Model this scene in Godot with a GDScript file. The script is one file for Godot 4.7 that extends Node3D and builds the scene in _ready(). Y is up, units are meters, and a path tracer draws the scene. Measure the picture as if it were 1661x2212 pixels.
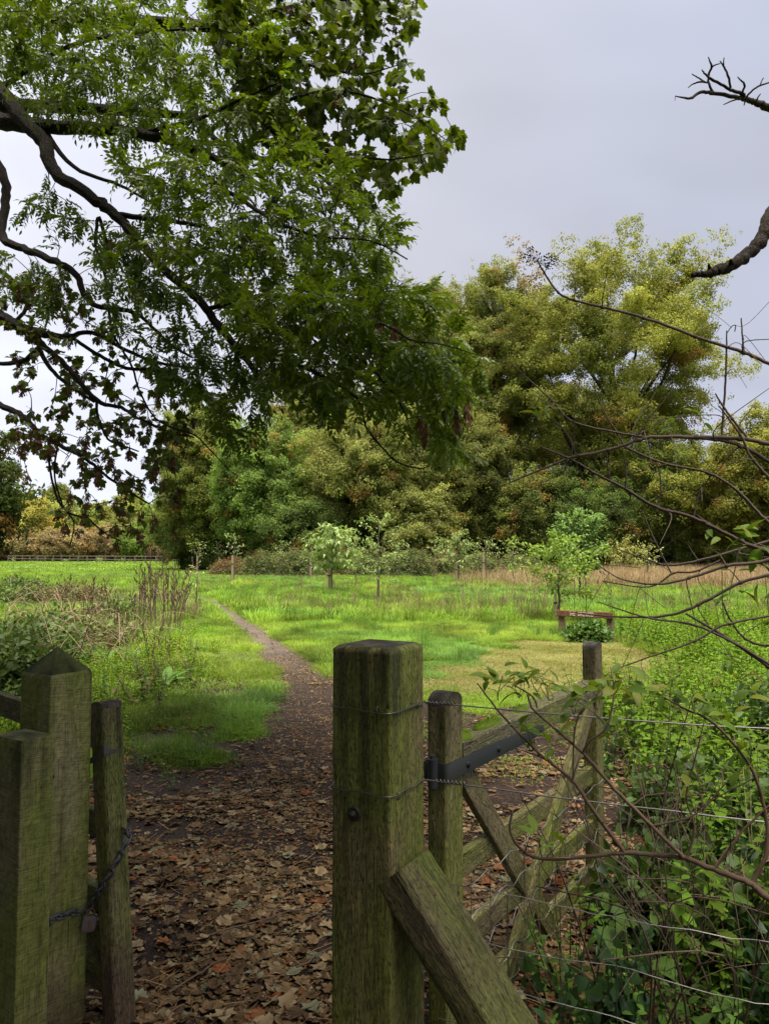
extends Node3D
# A footpath through an open gate into an orchard meadow, overcast autumn day.

const PITCH := 0.0559
const FOC := 1.445
const EYE := 1.6
var rng := RandomNumberGenerator.new()
var used := {}
var M := {}
var LF := {}
var bumps := FastNoiseLite.new()
var patch := FastNoiseLite.new()
var wob := FastNoiseLite.new()
var litter_zone: PackedVector2Array
var straw_zone: PackedVector2Array
var path_line: Array = []


class MB:
	var v := PackedVector3Array()
	var uv := PackedVector2Array()
	var c := PackedColorArray()
	var ix := PackedInt32Array()

	func vert(p: Vector3, t := Vector2.ZERO, col := Color.WHITE) -> int:
		v.append(p)
		uv.append(t)
		c.append(col)
		return v.size() - 1

	func tri(a: int, b: int, d: int) -> void:
		ix.append(a)
		ix.append(b)
		ix.append(d)

	func quad(a: int, b: int, d: int, e: int) -> void:
		tri(a, b, d)
		tri(a, d, e)

	func mesh(m: Material) -> ArrayMesh:
		var n := PackedVector3Array()
		n.resize(v.size())
		for k in range(0, ix.size(), 3):
			var a := ix[k]
			var b := ix[k + 1]
			var d := ix[k + 2]
			var w := (v[d] - v[a]).cross(v[b] - v[a])
			n[a] += w
			n[b] += w
			n[d] += w
		for k in n.size():
			n[k] = n[k].normalized() if n[k].length_squared() > 1e-20 else Vector3.UP
		var arr := []
		arr.resize(Mesh.ARRAY_MAX)
		arr[Mesh.ARRAY_VERTEX] = v
		arr[Mesh.ARRAY_NORMAL] = n
		arr[Mesh.ARRAY_TEX_UV] = uv
		arr[Mesh.ARRAY_COLOR] = c
		arr[Mesh.ARRAY_INDEX] = ix
		var am := ArrayMesh.new()
		am.add_surface_from_arrays(Mesh.PRIMITIVE_TRIANGLES, arr)
		am.surface_set_material(0, m)
		return am

	func tube(pts: Array, rad: Array, sides := 6, col := Color.WHITE, closed := false) -> void:
		var m := pts.size()
		if m < 2:
			return
		var t0: Vector3 = (pts[1] - pts[0]).normalized()
		var u: Vector3 = t0.cross(Vector3.UP if absf(t0.y) < 0.9 else Vector3.RIGHT).normalized()
		var first := v.size()
		var along := 0.0
		for k in m:
			var t: Vector3 = (pts[mini(k + 1, m - 1)] - pts[maxi(k - 1, 0)])
			if closed:
				t = pts[(k + 1) % m] - pts[(k + m - 1) % m]
			t = t.normalized()
			u = (u - t * u.dot(t)).normalized()
			var w := t.cross(u)
			if k > 0:
				along += (pts[k] - pts[k - 1]).length()
			var r: float = rad[k] if k < rad.size() else rad[-1]
			for s in sides + 1:
				var an := TAU * s / sides
				vert(pts[k] + (u * cos(an) + w * sin(an)) * r, Vector2(float(s) / sides, along * 4.0), col)
		var st := sides + 1
		for k in (m if closed else m - 1):
			for s in sides:
				var a := first + k * st + s
				var b := first + ((k + 1) % m) * st + s
				quad(a, a + 1, b + 1, b)
		if not closed:
			for e in 2:
				var base := first + (0 if e == 0 else (m - 1) * st)
				var o := vert(pts[0 if e == 0 else m - 1], Vector2.ZERO, col)
				var ring := []
				for s in sides:
					ring.append(vert(v[base + s], Vector2.ZERO, col))
				for s in sides:
					if e == 0:
						tri(o, ring[(s + 1) % sides], ring[s])
					else:
						tri(o, ring[s], ring[(s + 1) % sides])

	func box(x: Transform3D, s: Vector3, col := Color.WHITE) -> void:
		for f in 6:
			var n := Vector3.ZERO
			n[f % 3] = 1.0 if f < 3 else -1.0
			var a := Vector3.ZERO
			a[(f + 1) % 3] = 1.0
			var b := n.cross(a)
			var h := s * 0.5
			var q := []
			for k in 4:
				var p: Vector3 = n + a * ([-1, 1, 1, -1][k]) + b * ([-1, -1, 1, 1][k])
				q.append(vert(x * (p * h), Vector2(p.dot(a) * 0.5 * absf(s.dot(a)) * 4.0, p.dot(b) * 0.5 * absf(s.dot(b)) * 4.0), col))
			quad(q[0], q[3], q[2], q[1])

	# rounded timber from a to b: width w along side, depth d along the third axis; dye(point, along 0..1, around) gives the colour
	func timber(x: Transform3D, len: float, w: float, d: float, r: float, cell: float, rough: float, nz: FastNoiseLite, dye: Callable, top := 0.0, cap := "flat") -> void:
		var ring: Array = []
		var nw := maxi(2, int(w / cell))
		var nd := maxi(2, int(d / cell))
		var hw := w * 0.5
		var hd := d * 0.5
		for side in 4:
			var n := nw if side % 2 == 0 else nd
			var p0: Vector2 = [Vector2(-hw, hd), Vector2(hw, hd), Vector2(hw, -hd), Vector2(-hw, -hd)][side]
			var p1: Vector2 = [Vector2(hw, hd), Vector2(hw, -hd), Vector2(-hw, -hd), Vector2(-hw, hd)][side]
			var dir := (p1 - p0).normalized()
			var inn: Vector2 = [Vector2(0, -1), Vector2(-1, 0), Vector2(0, 1), Vector2(1, 0)][side]
			for k in n + 1:
				ring.append(p0 + dir * (r + ((p1 - p0).length() - 2.0 * r) * k / n))
			ring.append(p1 - dir * r * 0.3 + inn * r * 0.3)
		var m := ring.size()
		var rows := maxi(2, int(len / cell))
		var first := v.size()
		var sx := x.origin * 3.0
		for j in rows + 1:
			var t := float(j) / rows
			var y := t * len
			var around := 0.0
			for k in m + 1:
				var q: Vector2 = ring[k % m]
				if k > 0:
					around += (q - ring[k - 1]).length()
				var e := nz.get_noise_3d((q.x + sx.x) * 30.0, (y + sx.y) * 5.0, (q.y + sx.z) * 30.0)
				var e2 := nz.get_noise_3d(q.x * 300.0 + 7.0, y * 40.0, q.y * 300.0 + sx.x)
				var sc := 1.0 + (e * rough + e2 * rough * 0.35) / maxf(0.02, q.length())
				var p := Vector3(q.x * sc, y, q.y * sc)
				if top > 0.0 and t > 0.999:
					p.x *= 1.0 - top / hw
					p.z *= 1.0 - top / hd
				vert(x * p, Vector2(around * 4.0, y), dye.call(p, t))
		var st := m + 1
		for j in rows:
			for k in m:
				var a := first + j * st + k
				quad(a, a + st, a + st + 1, a + 1)
		for e in 2:
			var base := first + (0 if e == 0 else rows * st)
			var yc := 0.0 if e == 0 else len
			var steps := 5
			var prev := []
			if e == 1 and cap == "round":
				for k in m:
					prev.append(vert(v[base + k], uv[base + k], c[base + k]))
				steps = 9
			for g in steps + 1:
				var f := 1.0 - float(g) / steps
				var cur := []
				for k in m:
					var p: Vector3 = x.affine_inverse() * v[base + k]
					p.x *= f
					p.z *= f
					if e == 1:
						if cap == "pyramid":
							p.y = yc + (1.0 - f) * w * 0.5
						elif cap == "round":
							var ff := clampf(p.x / hw, -1, 1)
							p.y = yc + hw * 0.75 * (sqrt(maxf(0.0, 1.0 - ff * ff)))
						else:
							p.y = yc + 0.004 * (1.0 - f) + nz.get_noise_2d(p.x * 260.0, p.z * 260.0) * 0.003 * minf(1.0, g)
					cur.append(vert(x * p, Vector2(p.x * 4.0, p.z * 4.0 + 0.3), dye.call(p, 1.2 if e == 1 else -0.2)))
				if prev.size():
					for k in m:
						var k2 := (k + 1) % m
						if e == 1:
							quad(prev[k], cur[k], cur[k2], prev[k2])
						else:
							quad(prev[k], prev[k2], cur[k2], cur[k])
				prev = cur


func at(px: float, py: float, d: float) -> Vector3:
	var u := (px - 830.5) / 1106.0
	var w := (1106.0 - py) / 1106.0
	var y := w * cos(PITCH) + FOC * sin(PITCH)
	var z := FOC * cos(PITCH) - w * sin(PITCH)
	return Vector3(u / z * d, EYE + y / z * d, -d)


func on_ground(px: float, py: float) -> Vector3:
	var u := (px - 830.5) / 1106.0
	var w := (1106.0 - py) / 1106.0
	var y := w * cos(PITCH) + FOC * sin(PITCH)
	var z := FOC * cos(PITCH) - w * sin(PITCH)
	if y > -0.0006:
		y = -0.0006
	var d := -EYE * z / y
	return Vector3(u / z * d, 0, -d)


func seen_at(p: Vector3) -> Vector2:   # where a point falls in the frame, 0..1
	var q := p - Vector3(0, EYE, 0)
	var z := -q.z * cos(PITCH) + q.y * sin(PITCH)
	var y := q.y * cos(PITCH) + q.z * sin(PITCH)
	if z < 0.05:
		return Vector2(-9, -9)
	return Vector2(0.5 + q.x / z * FOC * 1106.0 / 1661.0, 0.5 - y / z * FOC * 0.5)


func numbered(called: String) -> String:
	if not used.has(called):
		used[called] = 0
		return called
	used[called] += 1
	return "%s_%03d" % [called, used[called]]


func tag(o: Node3D, label: String, category: String, group := "", kind := "") -> Node3D:
	o.set_meta("label", label)
	if category:
		o.set_meta("category", category)
	if group:
		o.set_meta("group", group)
	if kind:
		o.set_meta("kind", kind)
	return o


func thing(called: String, label: String, category: String, where := Vector3.ZERO, turn := 0.0, group := "") -> Node3D:
	var o := Node3D.new()
	o.name = numbered(called)
	add_child(o)
	o.position = where
	o.rotation.y = turn
	return tag(o, label, category, group)


func put(called: String, m: Mesh, parent: Node = null, x := Transform3D()) -> MeshInstance3D:
	var o := MeshInstance3D.new()
	o.mesh = m
	o.transform = x
	if parent == null:
		o.name = numbered(called)
		add_child(o)
	else:
		o.name = called
		parent.add_child(o, true)
	return o


func structure(called: String, m: Mesh) -> MeshInstance3D:
	var o := put(called, m)
	o.set_meta("kind", "structure")
	return o


func copy(src: Node3D, where: Vector3, turn: float, size := 1.0, label := "") -> Node3D:
	var base: String = src.name
	if base.length() > 4 and base[-4] == "_":
		base = base.left(-4)
	var o: Node3D = src.duplicate()
	o.name = numbered(base)
	add_child(o)
	o.transform = Transform3D(Basis(Vector3.UP, turn).scaled(Vector3.ONE * size), where)
	if label:
		o.set_meta("label", label)
	return o


func swarm(called: String, m: Mesh, where: Array, tint: Array, parent: Node = null, stuff := true) -> MultiMeshInstance3D:
	var mm := MultiMesh.new()
	mm.transform_format = MultiMesh.TRANSFORM_3D
	mm.use_colors = true
	mm.mesh = m
	mm.instance_count = where.size()
	for k in where.size():
		mm.set_instance_transform(k, where[k])
		mm.set_instance_color(k, tint[k])
	var o := MultiMeshInstance3D.new()
	o.multimesh = mm
	if parent == null:
		o.name = numbered(called)
		add_child(o)
	else:
		o.name = called
		parent.add_child(o, true)
	if stuff:
		o.set_meta("kind", "stuff")
	return o


func rnd(a: float, b: float) -> float:
	return rng.randf_range(a, b)


func ball() -> Vector3:
	while true:
		var p := Vector3(rnd(-1, 1), rnd(-1, 1), rnd(-1, 1))
		if p.length_squared() <= 1.0:
			return p
	return Vector3.ZERO


func gh(x: float, z: float) -> float:   # the lie of the land
	var d := sqrt(x * x + z * z)
	return bumps.get_noise_2d(x * 9.0, z * 9.0) * 0.035 * clampf(1.4 - d / 60.0, 0.2, 1.0) + wob.get_noise_2d(x * 60.0, z * 60.0) * 0.012 * clampf(1.5 - d / 9.0, 0.0, 1.0)


func earth(p: Vector3) -> Vector3:
	return Vector3(p.x, gh(p.x, p.z), p.z)


func smooth(ctrl: Array, each := 5) -> Array:   # Catmull-Rom through Vector3
	var out := []
	var n := ctrl.size()
	for k in n - 1:
		var a: Vector3 = ctrl[maxi(k - 1, 0)]
		var b: Vector3 = ctrl[k]
		var c: Vector3 = ctrl[k + 1]
		var d: Vector3 = ctrl[mini(k + 2, n - 1)]
		for s in each:
			out.append(b.cubic_interpolate(c, a, d, float(s) / each))
	out.append(ctrl[-1])
	return out


func taper(n: int, a: float, b: float) -> Array:
	var out := []
	for k in n:
		out.append(lerpf(a, b, float(k) / maxi(1, n - 1)))
	return out


func facing(dir: Vector3, up: Vector3, size: float) -> Basis:   # y of the mesh along dir, z of the mesh near up
	var y := dir.normalized()
	var x := y.cross(up)
	if x.length_squared() < 1e-4:
		x = y.cross(Vector3(0.3, 0.2, 0.9))
	x = x.normalized()
	return Basis(x * size, y * size, x.cross(y) * size)
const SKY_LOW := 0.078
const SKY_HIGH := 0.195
const EXPOSURE := 7.8
const OVERHEAD_SHADE := 5600


func _ready() -> void:
	rng.seed = 20241
	var cam := Camera3D.new()
	cam.name = "camera"
	cam.fov = 69.38
	cam.near = 0.05
	cam.far = 2500.0
	cam.position = Vector3(0, EYE, 0)
	cam.rotation.x = PITCH
	add_child(cam)
	var we := WorldEnvironment.new()
	we.name = "world"
	var env := Environment.new()
	env.background_mode = Environment.BG_SKY
	env.sky = Sky.new()
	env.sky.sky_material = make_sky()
	env.tonemap_mode = Environment.TONE_MAPPER_LINEAR
	env.tonemap_exposure = EXPOSURE
	env.sdfgi_enabled = true
	env.ssao_enabled = true
	env.ssil_enabled = true
	we.environment = env
	add_child(we)
	var sun := DirectionalLight3D.new()
	sun.name = "sun"
	sun.light_energy = 0.5
	sun.light_color = Color(1.0, 0.965, 0.90)
	sun.light_angular_distance = 50.0
	sun.shadow_enabled = true
	add_child(sun)
	sun.look_at_from_position(Vector3(0.02, 1.0, 0.2), Vector3.ZERO)
	var t0 := Time.get_ticks_msec()
	make_materials()
	make_leaves()
	print("materials ", Time.get_ticks_msec() - t0)
	lay_out()
	build_ground()
	print("ground ", Time.get_ticks_msec() - t0)
	build_wood()
	print("wood ", Time.get_ticks_msec() - t0)
	build_right_post()
	build_right_gate()
	build_left_side()
	build_fence_wires()
	print("gate ", Time.get_ticks_msec() - t0)
	build_sycamore()
	build_ash()
	build_bare_tree()
	print("canopy ", Time.get_ticks_msec() - t0)
	build_orchard()
	build_elder()
	build_left_growth()
	build_right_growth()
	print("growth ", Time.get_ticks_msec() - t0)
	build_grass()
	build_litter()
	print("done ", Time.get_ticks_msec() - t0)


func lin(r: float, g: float, b: float) -> Color:
	return Color(r, g, b).linear_to_srgb()


func stuff_mat(called: String, rough: float, spec := 0.5, back := 0.0) -> StandardMaterial3D:
	var m := StandardMaterial3D.new()
	m.resource_name = called
	m.vertex_color_use_as_albedo = true
	m.roughness = rough
	m.metallic_specular = spec
	if back > 0.0:
		m.backlight_enabled = true
		m.backlight = Color(back, back, back * 0.55).linear_to_srgb()
	M[called] = m
	return m


func picture(w: int, h: int, f: Callable) -> ImageTexture:
	var im := Image.create(w, h, false, Image.FORMAT_RGB8)
	for y in h:
		for x in w:
			im.set_pixel(x, y, f.call(x, y))
	return ImageTexture.create_from_image(im)


func noise(seed_: int, freq: float, oct := 3) -> FastNoiseLite:
	var n := FastNoiseLite.new()
	n.seed = seed_
	n.frequency = freq
	n.fractal_octaves = oct
	return n


func make_materials() -> void:
	bumps = noise(3, 0.05, 3)
	patch = noise(8, 0.05, 3)
	wob = noise(21, 0.05, 3)
	stuff_mat("leaf", 0.5, 0.36, 0.8)
	stuff_mat("glossy_leaf", 0.36, 0.42, 0.95)
	stuff_mat("far_leaf", 0.8, 0.25, 0.85)
	stuff_mat("sycamore_leaf", 0.5, 0.36, 0.7)
	stuff_mat("grass", 0.6, 0.25, 0.9)
	stuff_mat("herb", 0.65, 0.25, 0.8)
	stuff_mat("dry", 0.8, 0.3, 0.25)
	stuff_mat("litter", 0.75, 0.2, 0.1)
	stuff_mat("plain", 0.85, 0.3)
	stuff_mat("moss", 0.95, 0.2)
	var iron := stuff_mat("iron", 0.6, 0.5)
	iron.metallic = 0.55
	var zinc := stuff_mat("zinc", 0.45, 0.5)
	zinc.metallic = 0.8
	# wood: fine vertical grain, a few cracks, faint saw marks
	var g1 := noise(31, 0.05, 3)
	var g2 := noise(32, 0.05, 2)
	var g3 := noise(33, 0.05, 2)
	var grain := func(x: int, y: int) -> Color:
		var s: float = g1.get_noise_2d(x * 3.2 + g2.get_noise_2d(x * 0.6, y * 0.35) * 26.0, y * 0.12)
		var fine: float = g2.get_noise_2d(x * 9.0, y * 0.7)
		var crack: float = g3.get_noise_2d(x * 2.2 + 400.0, y * 0.05)
		var h: float = 0.85 + s * 0.24 + fine * 0.16
		if absf(crack) < 0.035:
			h *= 0.32 + 0.5 * absf(crack) / 0.035
		var spot: float = g1.get_noise_2d(x * 1.5 + 900.0, y * 1.5)
		h *= 1.0 + minf(0.0, spot + 0.2) * 0.7
		h = clampf(h, 0.08, 1.0)
		return Color(h, h * 0.985, h * 0.955)
	var sawn := func(x: int, y: int) -> Color:
		var s: float = g1.get_noise_2d(x * 2.4 + 77.0, y * 0.2)
		var saw: float = g2.get_noise_2d(x * 0.16 + g3.get_noise_2d(x * 0.3, y * 0.2) * 5.0, y * 5.5 + x * 0.5)
		var fine: float = g3.get_noise_2d(x * 7.0, y * 6.0)
		var h: float = 0.88 + s * 0.1 + saw * 0.16 + fine * 0.12
		var crack: float = g3.get_noise_2d(x * 1.3 + 400.0, y * 0.03)
		if absf(crack) < 0.007:
			h *= 0.5
		var spot: float = g1.get_noise_2d(x * 1.2 + 1900.0, y * 0.8)
		h *= 1.0 + minf(0.0, spot + 0.25) * 0.35
		h = clampf(h, 0.08, 1.0)
		return Color(h, h * 0.985, h * 0.95)
	for k in 2:
		var t := picture(256, 768, grain if k == 0 else sawn)
		var m := stuff_mat("grain" if k == 0 else "sawn", 0.8, 0.35)
		m.albedo_texture = t
		m.heightmap_enabled = true
		m.heightmap_texture = t
		m.heightmap_scale = 0.45
	# bark
	var bark := func(x: int, y: int) -> Color:
		var s: float = g1.get_noise_2d(x * 1.6 + g2.get_noise_2d(x * 1.5, y * 0.8) * 16.0, y * 0.5)
		var f: float = g2.get_noise_2d(x * 7.0, y * 5.0)
		var h: float = clampf(0.65 + s * 0.55 + f * 0.3, 0.1, 1.0)
		return Color(h, h, h)
	var bt := picture(256, 256, bark)
	var bm := stuff_mat("bark", 0.9, 0.25)
	bm.albedo_texture = bt
	bm.heightmap_enabled = true
	bm.heightmap_texture = bt
	bm.heightmap_scale = 0.6
	# soil
	var soil := func(x: int, y: int) -> Color:
		var s: float = g1.get_noise_2d(x * 2.0, y * 2.0)
		var f: float = g2.get_noise_2d(x * 8.0, y * 8.0)
		var g: float = g3.get_noise_2d(x * 14.0, y * 14.0)
		var h: float = clampf(0.66 + s * 0.35 + f * 0.35 + g * 0.25, 0.12, 1.0)
		return Color(h, h * 0.98, h * 0.95)
	var so := picture(384, 384, soil)
	var sm := stuff_mat("soil", 0.85, 0.3)
	sm.albedo_texture = so
	sm.heightmap_enabled = true
	sm.heightmap_texture = so
	sm.heightmap_scale = 1.2


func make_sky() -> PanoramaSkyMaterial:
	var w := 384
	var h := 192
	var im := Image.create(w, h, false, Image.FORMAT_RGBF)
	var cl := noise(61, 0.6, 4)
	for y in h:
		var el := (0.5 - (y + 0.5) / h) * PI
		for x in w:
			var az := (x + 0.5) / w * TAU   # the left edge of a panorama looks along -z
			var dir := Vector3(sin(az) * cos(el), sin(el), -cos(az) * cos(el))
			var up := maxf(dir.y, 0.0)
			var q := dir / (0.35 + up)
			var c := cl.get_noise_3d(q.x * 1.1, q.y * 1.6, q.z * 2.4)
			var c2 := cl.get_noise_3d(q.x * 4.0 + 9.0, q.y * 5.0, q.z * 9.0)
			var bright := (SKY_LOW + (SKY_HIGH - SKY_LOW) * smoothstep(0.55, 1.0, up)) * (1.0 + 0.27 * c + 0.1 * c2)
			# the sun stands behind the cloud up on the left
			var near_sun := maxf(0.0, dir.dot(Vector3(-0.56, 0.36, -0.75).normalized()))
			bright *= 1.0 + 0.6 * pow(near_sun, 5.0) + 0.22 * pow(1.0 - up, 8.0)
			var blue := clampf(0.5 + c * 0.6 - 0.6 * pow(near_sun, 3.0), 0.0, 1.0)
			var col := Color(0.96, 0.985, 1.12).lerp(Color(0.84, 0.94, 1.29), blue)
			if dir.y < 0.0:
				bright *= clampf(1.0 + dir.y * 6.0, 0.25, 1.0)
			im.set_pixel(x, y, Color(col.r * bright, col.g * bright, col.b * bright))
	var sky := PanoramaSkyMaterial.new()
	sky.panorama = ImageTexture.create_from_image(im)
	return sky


# ---------- small meshes: leaves, sprays, tufts ----------

func blade(mb: MB, x: Transform3D, outline: Array, fold: float, curl: float, col: Color) -> void:
	# a leaf lying in its own xy plane with its stalk at the origin and its tip up y; outline is the right half from base to tip
	var n := outline.size()
	var mid := []
	var l := []
	var r := []
	for k in n:
		var p: Vector2 = outline[k]
		var z := -curl * p.y * p.y
		mid.append(mb.vert(x * Vector3(0, p.y, z), Vector2(0.5, p.y), col * 0.9))
		if k > 0 and k < n - 1:
			var zz := z + fold * absf(p.x)
			l.append(mb.vert(x * Vector3(-p.x, p.y, zz), Vector2(0, p.y), col))
			r.append(mb.vert(x * Vector3(p.x, p.y, zz), Vector2(1, p.y), col))
	for k in n - 1:
		if k == 0:
			mb.tri(mid[0], l[0], mid[1])
			mb.tri(mid[0], mid[1], r[0])
		elif k == n - 2:
			mb.tri(mid[k], l[-1], mid[k + 1])
			mb.tri(mid[k], mid[k + 1], r[-1])
		else:
			mb.quad(mid[k], l[k - 1], l[k], mid[k + 1])
			mb.quad(mid[k], mid[k + 1], r[k], r[k - 1])


func oval(wide: float, steps := 4, teeth := 0.0) -> Array:   # right half of a pointed oval of length 1
	var out := [Vector2.ZERO]
	for k in range(1, steps):
		var t := float(k) / steps
		out.append(Vector2(wide * 0.5 * pow(sin(PI * pow(t, 0.8)), 0.85), t))
		if teeth > 0.0:
			out.append(Vector2(wide * 0.5 * pow(sin(PI * pow(t, 0.8)), 0.85) * (1.0 - teeth), t + 0.55 / steps))
	out.append(Vector2(0, 1))
	return out


func lobed() -> Array:   # right half of a sycamore leaf, length about 1
	return [Vector2(0, 0.1), Vector2(0.2, 0.0), Vector2(0.42, 0.06), Vector2(0.36, 0.2), Vector2(0.56, 0.36), Vector2(0.5, 0.47), Vector2(0.54, 0.6), Vector2(0.38, 0.56), Vector2(0.24, 0.55), Vector2(0.28, 0.72), Vector2(0.14, 0.84), Vector2(0, 1.0)]


func single(outline: Array, fold: float, curl: float, m: String, size := 1.0, stalk := 0.0, col := Color.WHITE) -> ArrayMesh:
	var mb := MB.new()
	var sc := Transform3D(Basis().scaled(Vector3.ONE * size), Vector3(0, stalk, 0))
	blade(mb, sc, outline, fold, curl, col)
	if stalk > 0.0:
		mb.tube([Vector3.ZERO, Vector3(0, stalk * 0.6, 0.004), Vector3(0, stalk + size * 0.1, 0)], [0.0012, 0.001, 0.0008], 3, Color(0.9, 0.7, 0.5))
	return mb.mesh(M[m])


func pinnate(pairs: int, len: float, leaflet: float, m: String) -> ArrayMesh:
	var mb := MB.new()
	var shape := [Vector2.ZERO, Vector2(0.17, 0.3), Vector2(0.19, 0.55), Vector2(0, 1)]
	var rib := []
	for k in 6:
		var t := k / 5.0
		rib.append(Vector3(0, t * len, -0.35 * len * t * t))
	mb.tube(rib, [0.0016, 0.001], 3, Color(0.9, 0.9, 0.7))
	for k in pairs:
		var t := 0.28 + 0.66 * k / pairs
		for s in [-1.0, 1.0]:
			var p := Vector3(0, t * len, -0.35 * len * t * t)
			var dir := Vector3(s, 0.55 + rnd(-0.15, 0.2), rnd(-0.55, 0.0))
			blade(mb, Transform3D(facing(dir, Vector3(0, -0.3, 1), leaflet * (0.85 + 0.3 * sin(PI * t)) * rnd(0.9, 1.1)), p), shape, 0.35, 0.22, Color.WHITE * rnd(0.85, 1.1))
	blade(mb, Transform3D(facing(Vector3(0, 1, -0.75), Vector3(0, 0.3, 1), leaflet * 1.1), rib[-1]), shape, 0.35, 0.2, Color.WHITE)
	return mb.mesh(M[m])


func spray(count: int, spread: Vector3, leaf_len: float, wide: float, m: String, steps := 3) -> ArrayMesh:
	var mb := MB.new()
	for k in count:
		var p := ball() * spread
		var dir := (p.normalized() + ball() * 0.9 + Vector3(0, -0.25, 0))
		var o := oval(wide, steps)
		blade(mb, Transform3D(facing(dir, p.normalized() * 0.7 + Vector3(rnd(-0.5, 0.5), 0.9, rnd(-0.5, 0.5)), leaf_len * rnd(0.7, 1.25)), p), o, rnd(0.1, 0.5), rnd(0.0, 0.4), Color.WHITE * rnd(0.72, 1.2))
	return mb.mesh(M[m])


func tuft(count: int, r: float, h: float, wide: float, m: String, droop := 0.6) -> ArrayMesh:
	var mb := MB.new()
	for k in count:
		var a := rnd(0, TAU)
		var q := sqrt(rnd(0, 1)) * r
		var p := Vector3(cos(a) * q, 0, sin(a) * q)
		var lean := Vector3(cos(a + rnd(-1, 1)), 0, sin(a + rnd(-1, 1))) * rnd(0.1, droop)
		var hh := h * rnd(0.5, 1.15)
		var side := Vector3(-lean.z, 0, lean.x).normalized() * wide * 0.5
		var col := Color.WHITE * rnd(0.75, 1.2)
		var p1 := p + Vector3(0, hh * 0.55, 0) + lean * hh * 0.3
		var p2 := p + Vector3(0, hh * (1.0 - 0.3 * lean.length()), 0) + lean * hh
		var i := [mb.vert(p - side, Vector2.ZERO, col * 0.9), mb.vert(p + side, Vector2.ZERO, col * 0.9), mb.vert(p1 - side * 0.8, Vector2.ZERO, col), mb.vert(p1 + side * 0.8, Vector2.ZERO, col), mb.vert(p2, Vector2.ZERO, col)]
		mb.quad(i[0], i[2], i[3], i[1])
		mb.tri(i[2], i[4], i[3])
	return mb.mesh(M[m])


func nettle_mesh(h: float, pairs: int, leaf: float, teeth: bool, m: String, nod := 0.35) -> ArrayMesh:
	var mb := MB.new()
	var lean := Vector3(rnd(-0.15, 0.15), 1, rnd(-0.15, 0.15)).normalized()
	mb.tube([Vector3.ZERO, lean * h * 0.5, lean * h], [0.004, 0.0035, 0.0015], 4, Color(0.75, 0.8, 0.6))
	for k in pairs:
		var t := 0.2 + 0.8 * k / (pairs - 1.0)
		for s in 2:
			var a := PI * s + (PI / 2 if k % 2 else 0.0) + rnd(-0.35, 0.35)
			var dir := Vector3(cos(a), nod - 0.75 * (1.0 - t) + rnd(-0.2, 0.2), sin(a))
			var sz := leaf * (1.15 - 0.75 * pow(t, 3.0)) * rnd(0.8, 1.15)
			blade(mb, Transform3D(facing(dir, Vector3.UP, sz), lean * h * t), oval(0.55, 6, 0.2) if teeth else oval(0.55, 4), 0.3, 0.3, Color.WHITE * rnd(0.75, 1.15))
	return mb.mesh(M[m])


func rosette(count: int, leaf: float, m: String, up := 0.7) -> ArrayMesh:
	var mb := MB.new()
	for k in count:
		var a := TAU * k / count + rnd(-0.3, 0.3)
		var dir := Vector3(cos(a), rnd(0.15, 1.0) * up * 2.0, sin(a))
		blade(mb, Transform3D(facing(dir, Vector3.UP, leaf * rnd(0.6, 1.15)), Vector3(0, 0.01, 0)), oval(0.34, 5), 0.35, 0.45, Color.WHITE * rnd(0.8, 1.15))
	return mb.mesh(M[m])


func dead_leaf(shape: Array, size: float) -> ArrayMesh:
	var mb := MB.new()
	blade(mb, Transform3D(Basis().scaled(Vector3.ONE * size), Vector3(0, -size * 0.5, 0)), shape, rnd(-0.1, 0.4), rnd(-0.22, 0.28), Color.WHITE)
	var p1 := rnd(4.6, 5.0)
	for k in mb.v.size():
		var p := mb.v[k]
		p.z += size * (0.1 * sin(p.x / size * p1 + p.y / size * 3.0) + 0.09 * sin(p.y / size * 9.0))
		mb.v[k] = p
		mb.c[k] = mb.c[k] * (0.9 + 0.2 * sin(p.y / size * 11.0))
	# lay it down: leaf plane becomes the ground plane
	for k in mb.v.size():
		var p := mb.v[k]
		mb.v[k] = Vector3(p.x, p.z + 0.006, p.y)
	return mb.mesh(M.litter)


func keys_mesh() -> ArrayMesh:
	var mb := MB.new()
	for k in 13:
		var a := rnd(0, TAU)
		var p := Vector3(cos(a) * 0.018, -rnd(0.01, 0.09), sin(a) * 0.018)
		mb.tube([Vector3(0, 0.03, 0), p], [0.0012, 0.0009], 3, Color(0.55, 0.42, 0.3))
		for s in [-1.0, 1.0]:
			var dir := Vector3(cos(a) * 0.5 + s * sin(a) * 0.45, -1.0 + rnd(-0.1, 0.4), sin(a) * 0.5 - s * cos(a) * 0.45)
			blade(mb, Transform3D(facing(dir, Vector3(cos(a), 0.2, sin(a)), 0.043), p), [Vector2.ZERO, Vector2(0.13, 0.16), Vector2(0.14, 0.45), Vector2(0.2, 0.75), Vector2(0, 1)], 0.2, 0.1, Color.WHITE * rnd(0.6, 1.2))
	return mb.mesh(M.dry)


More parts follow.
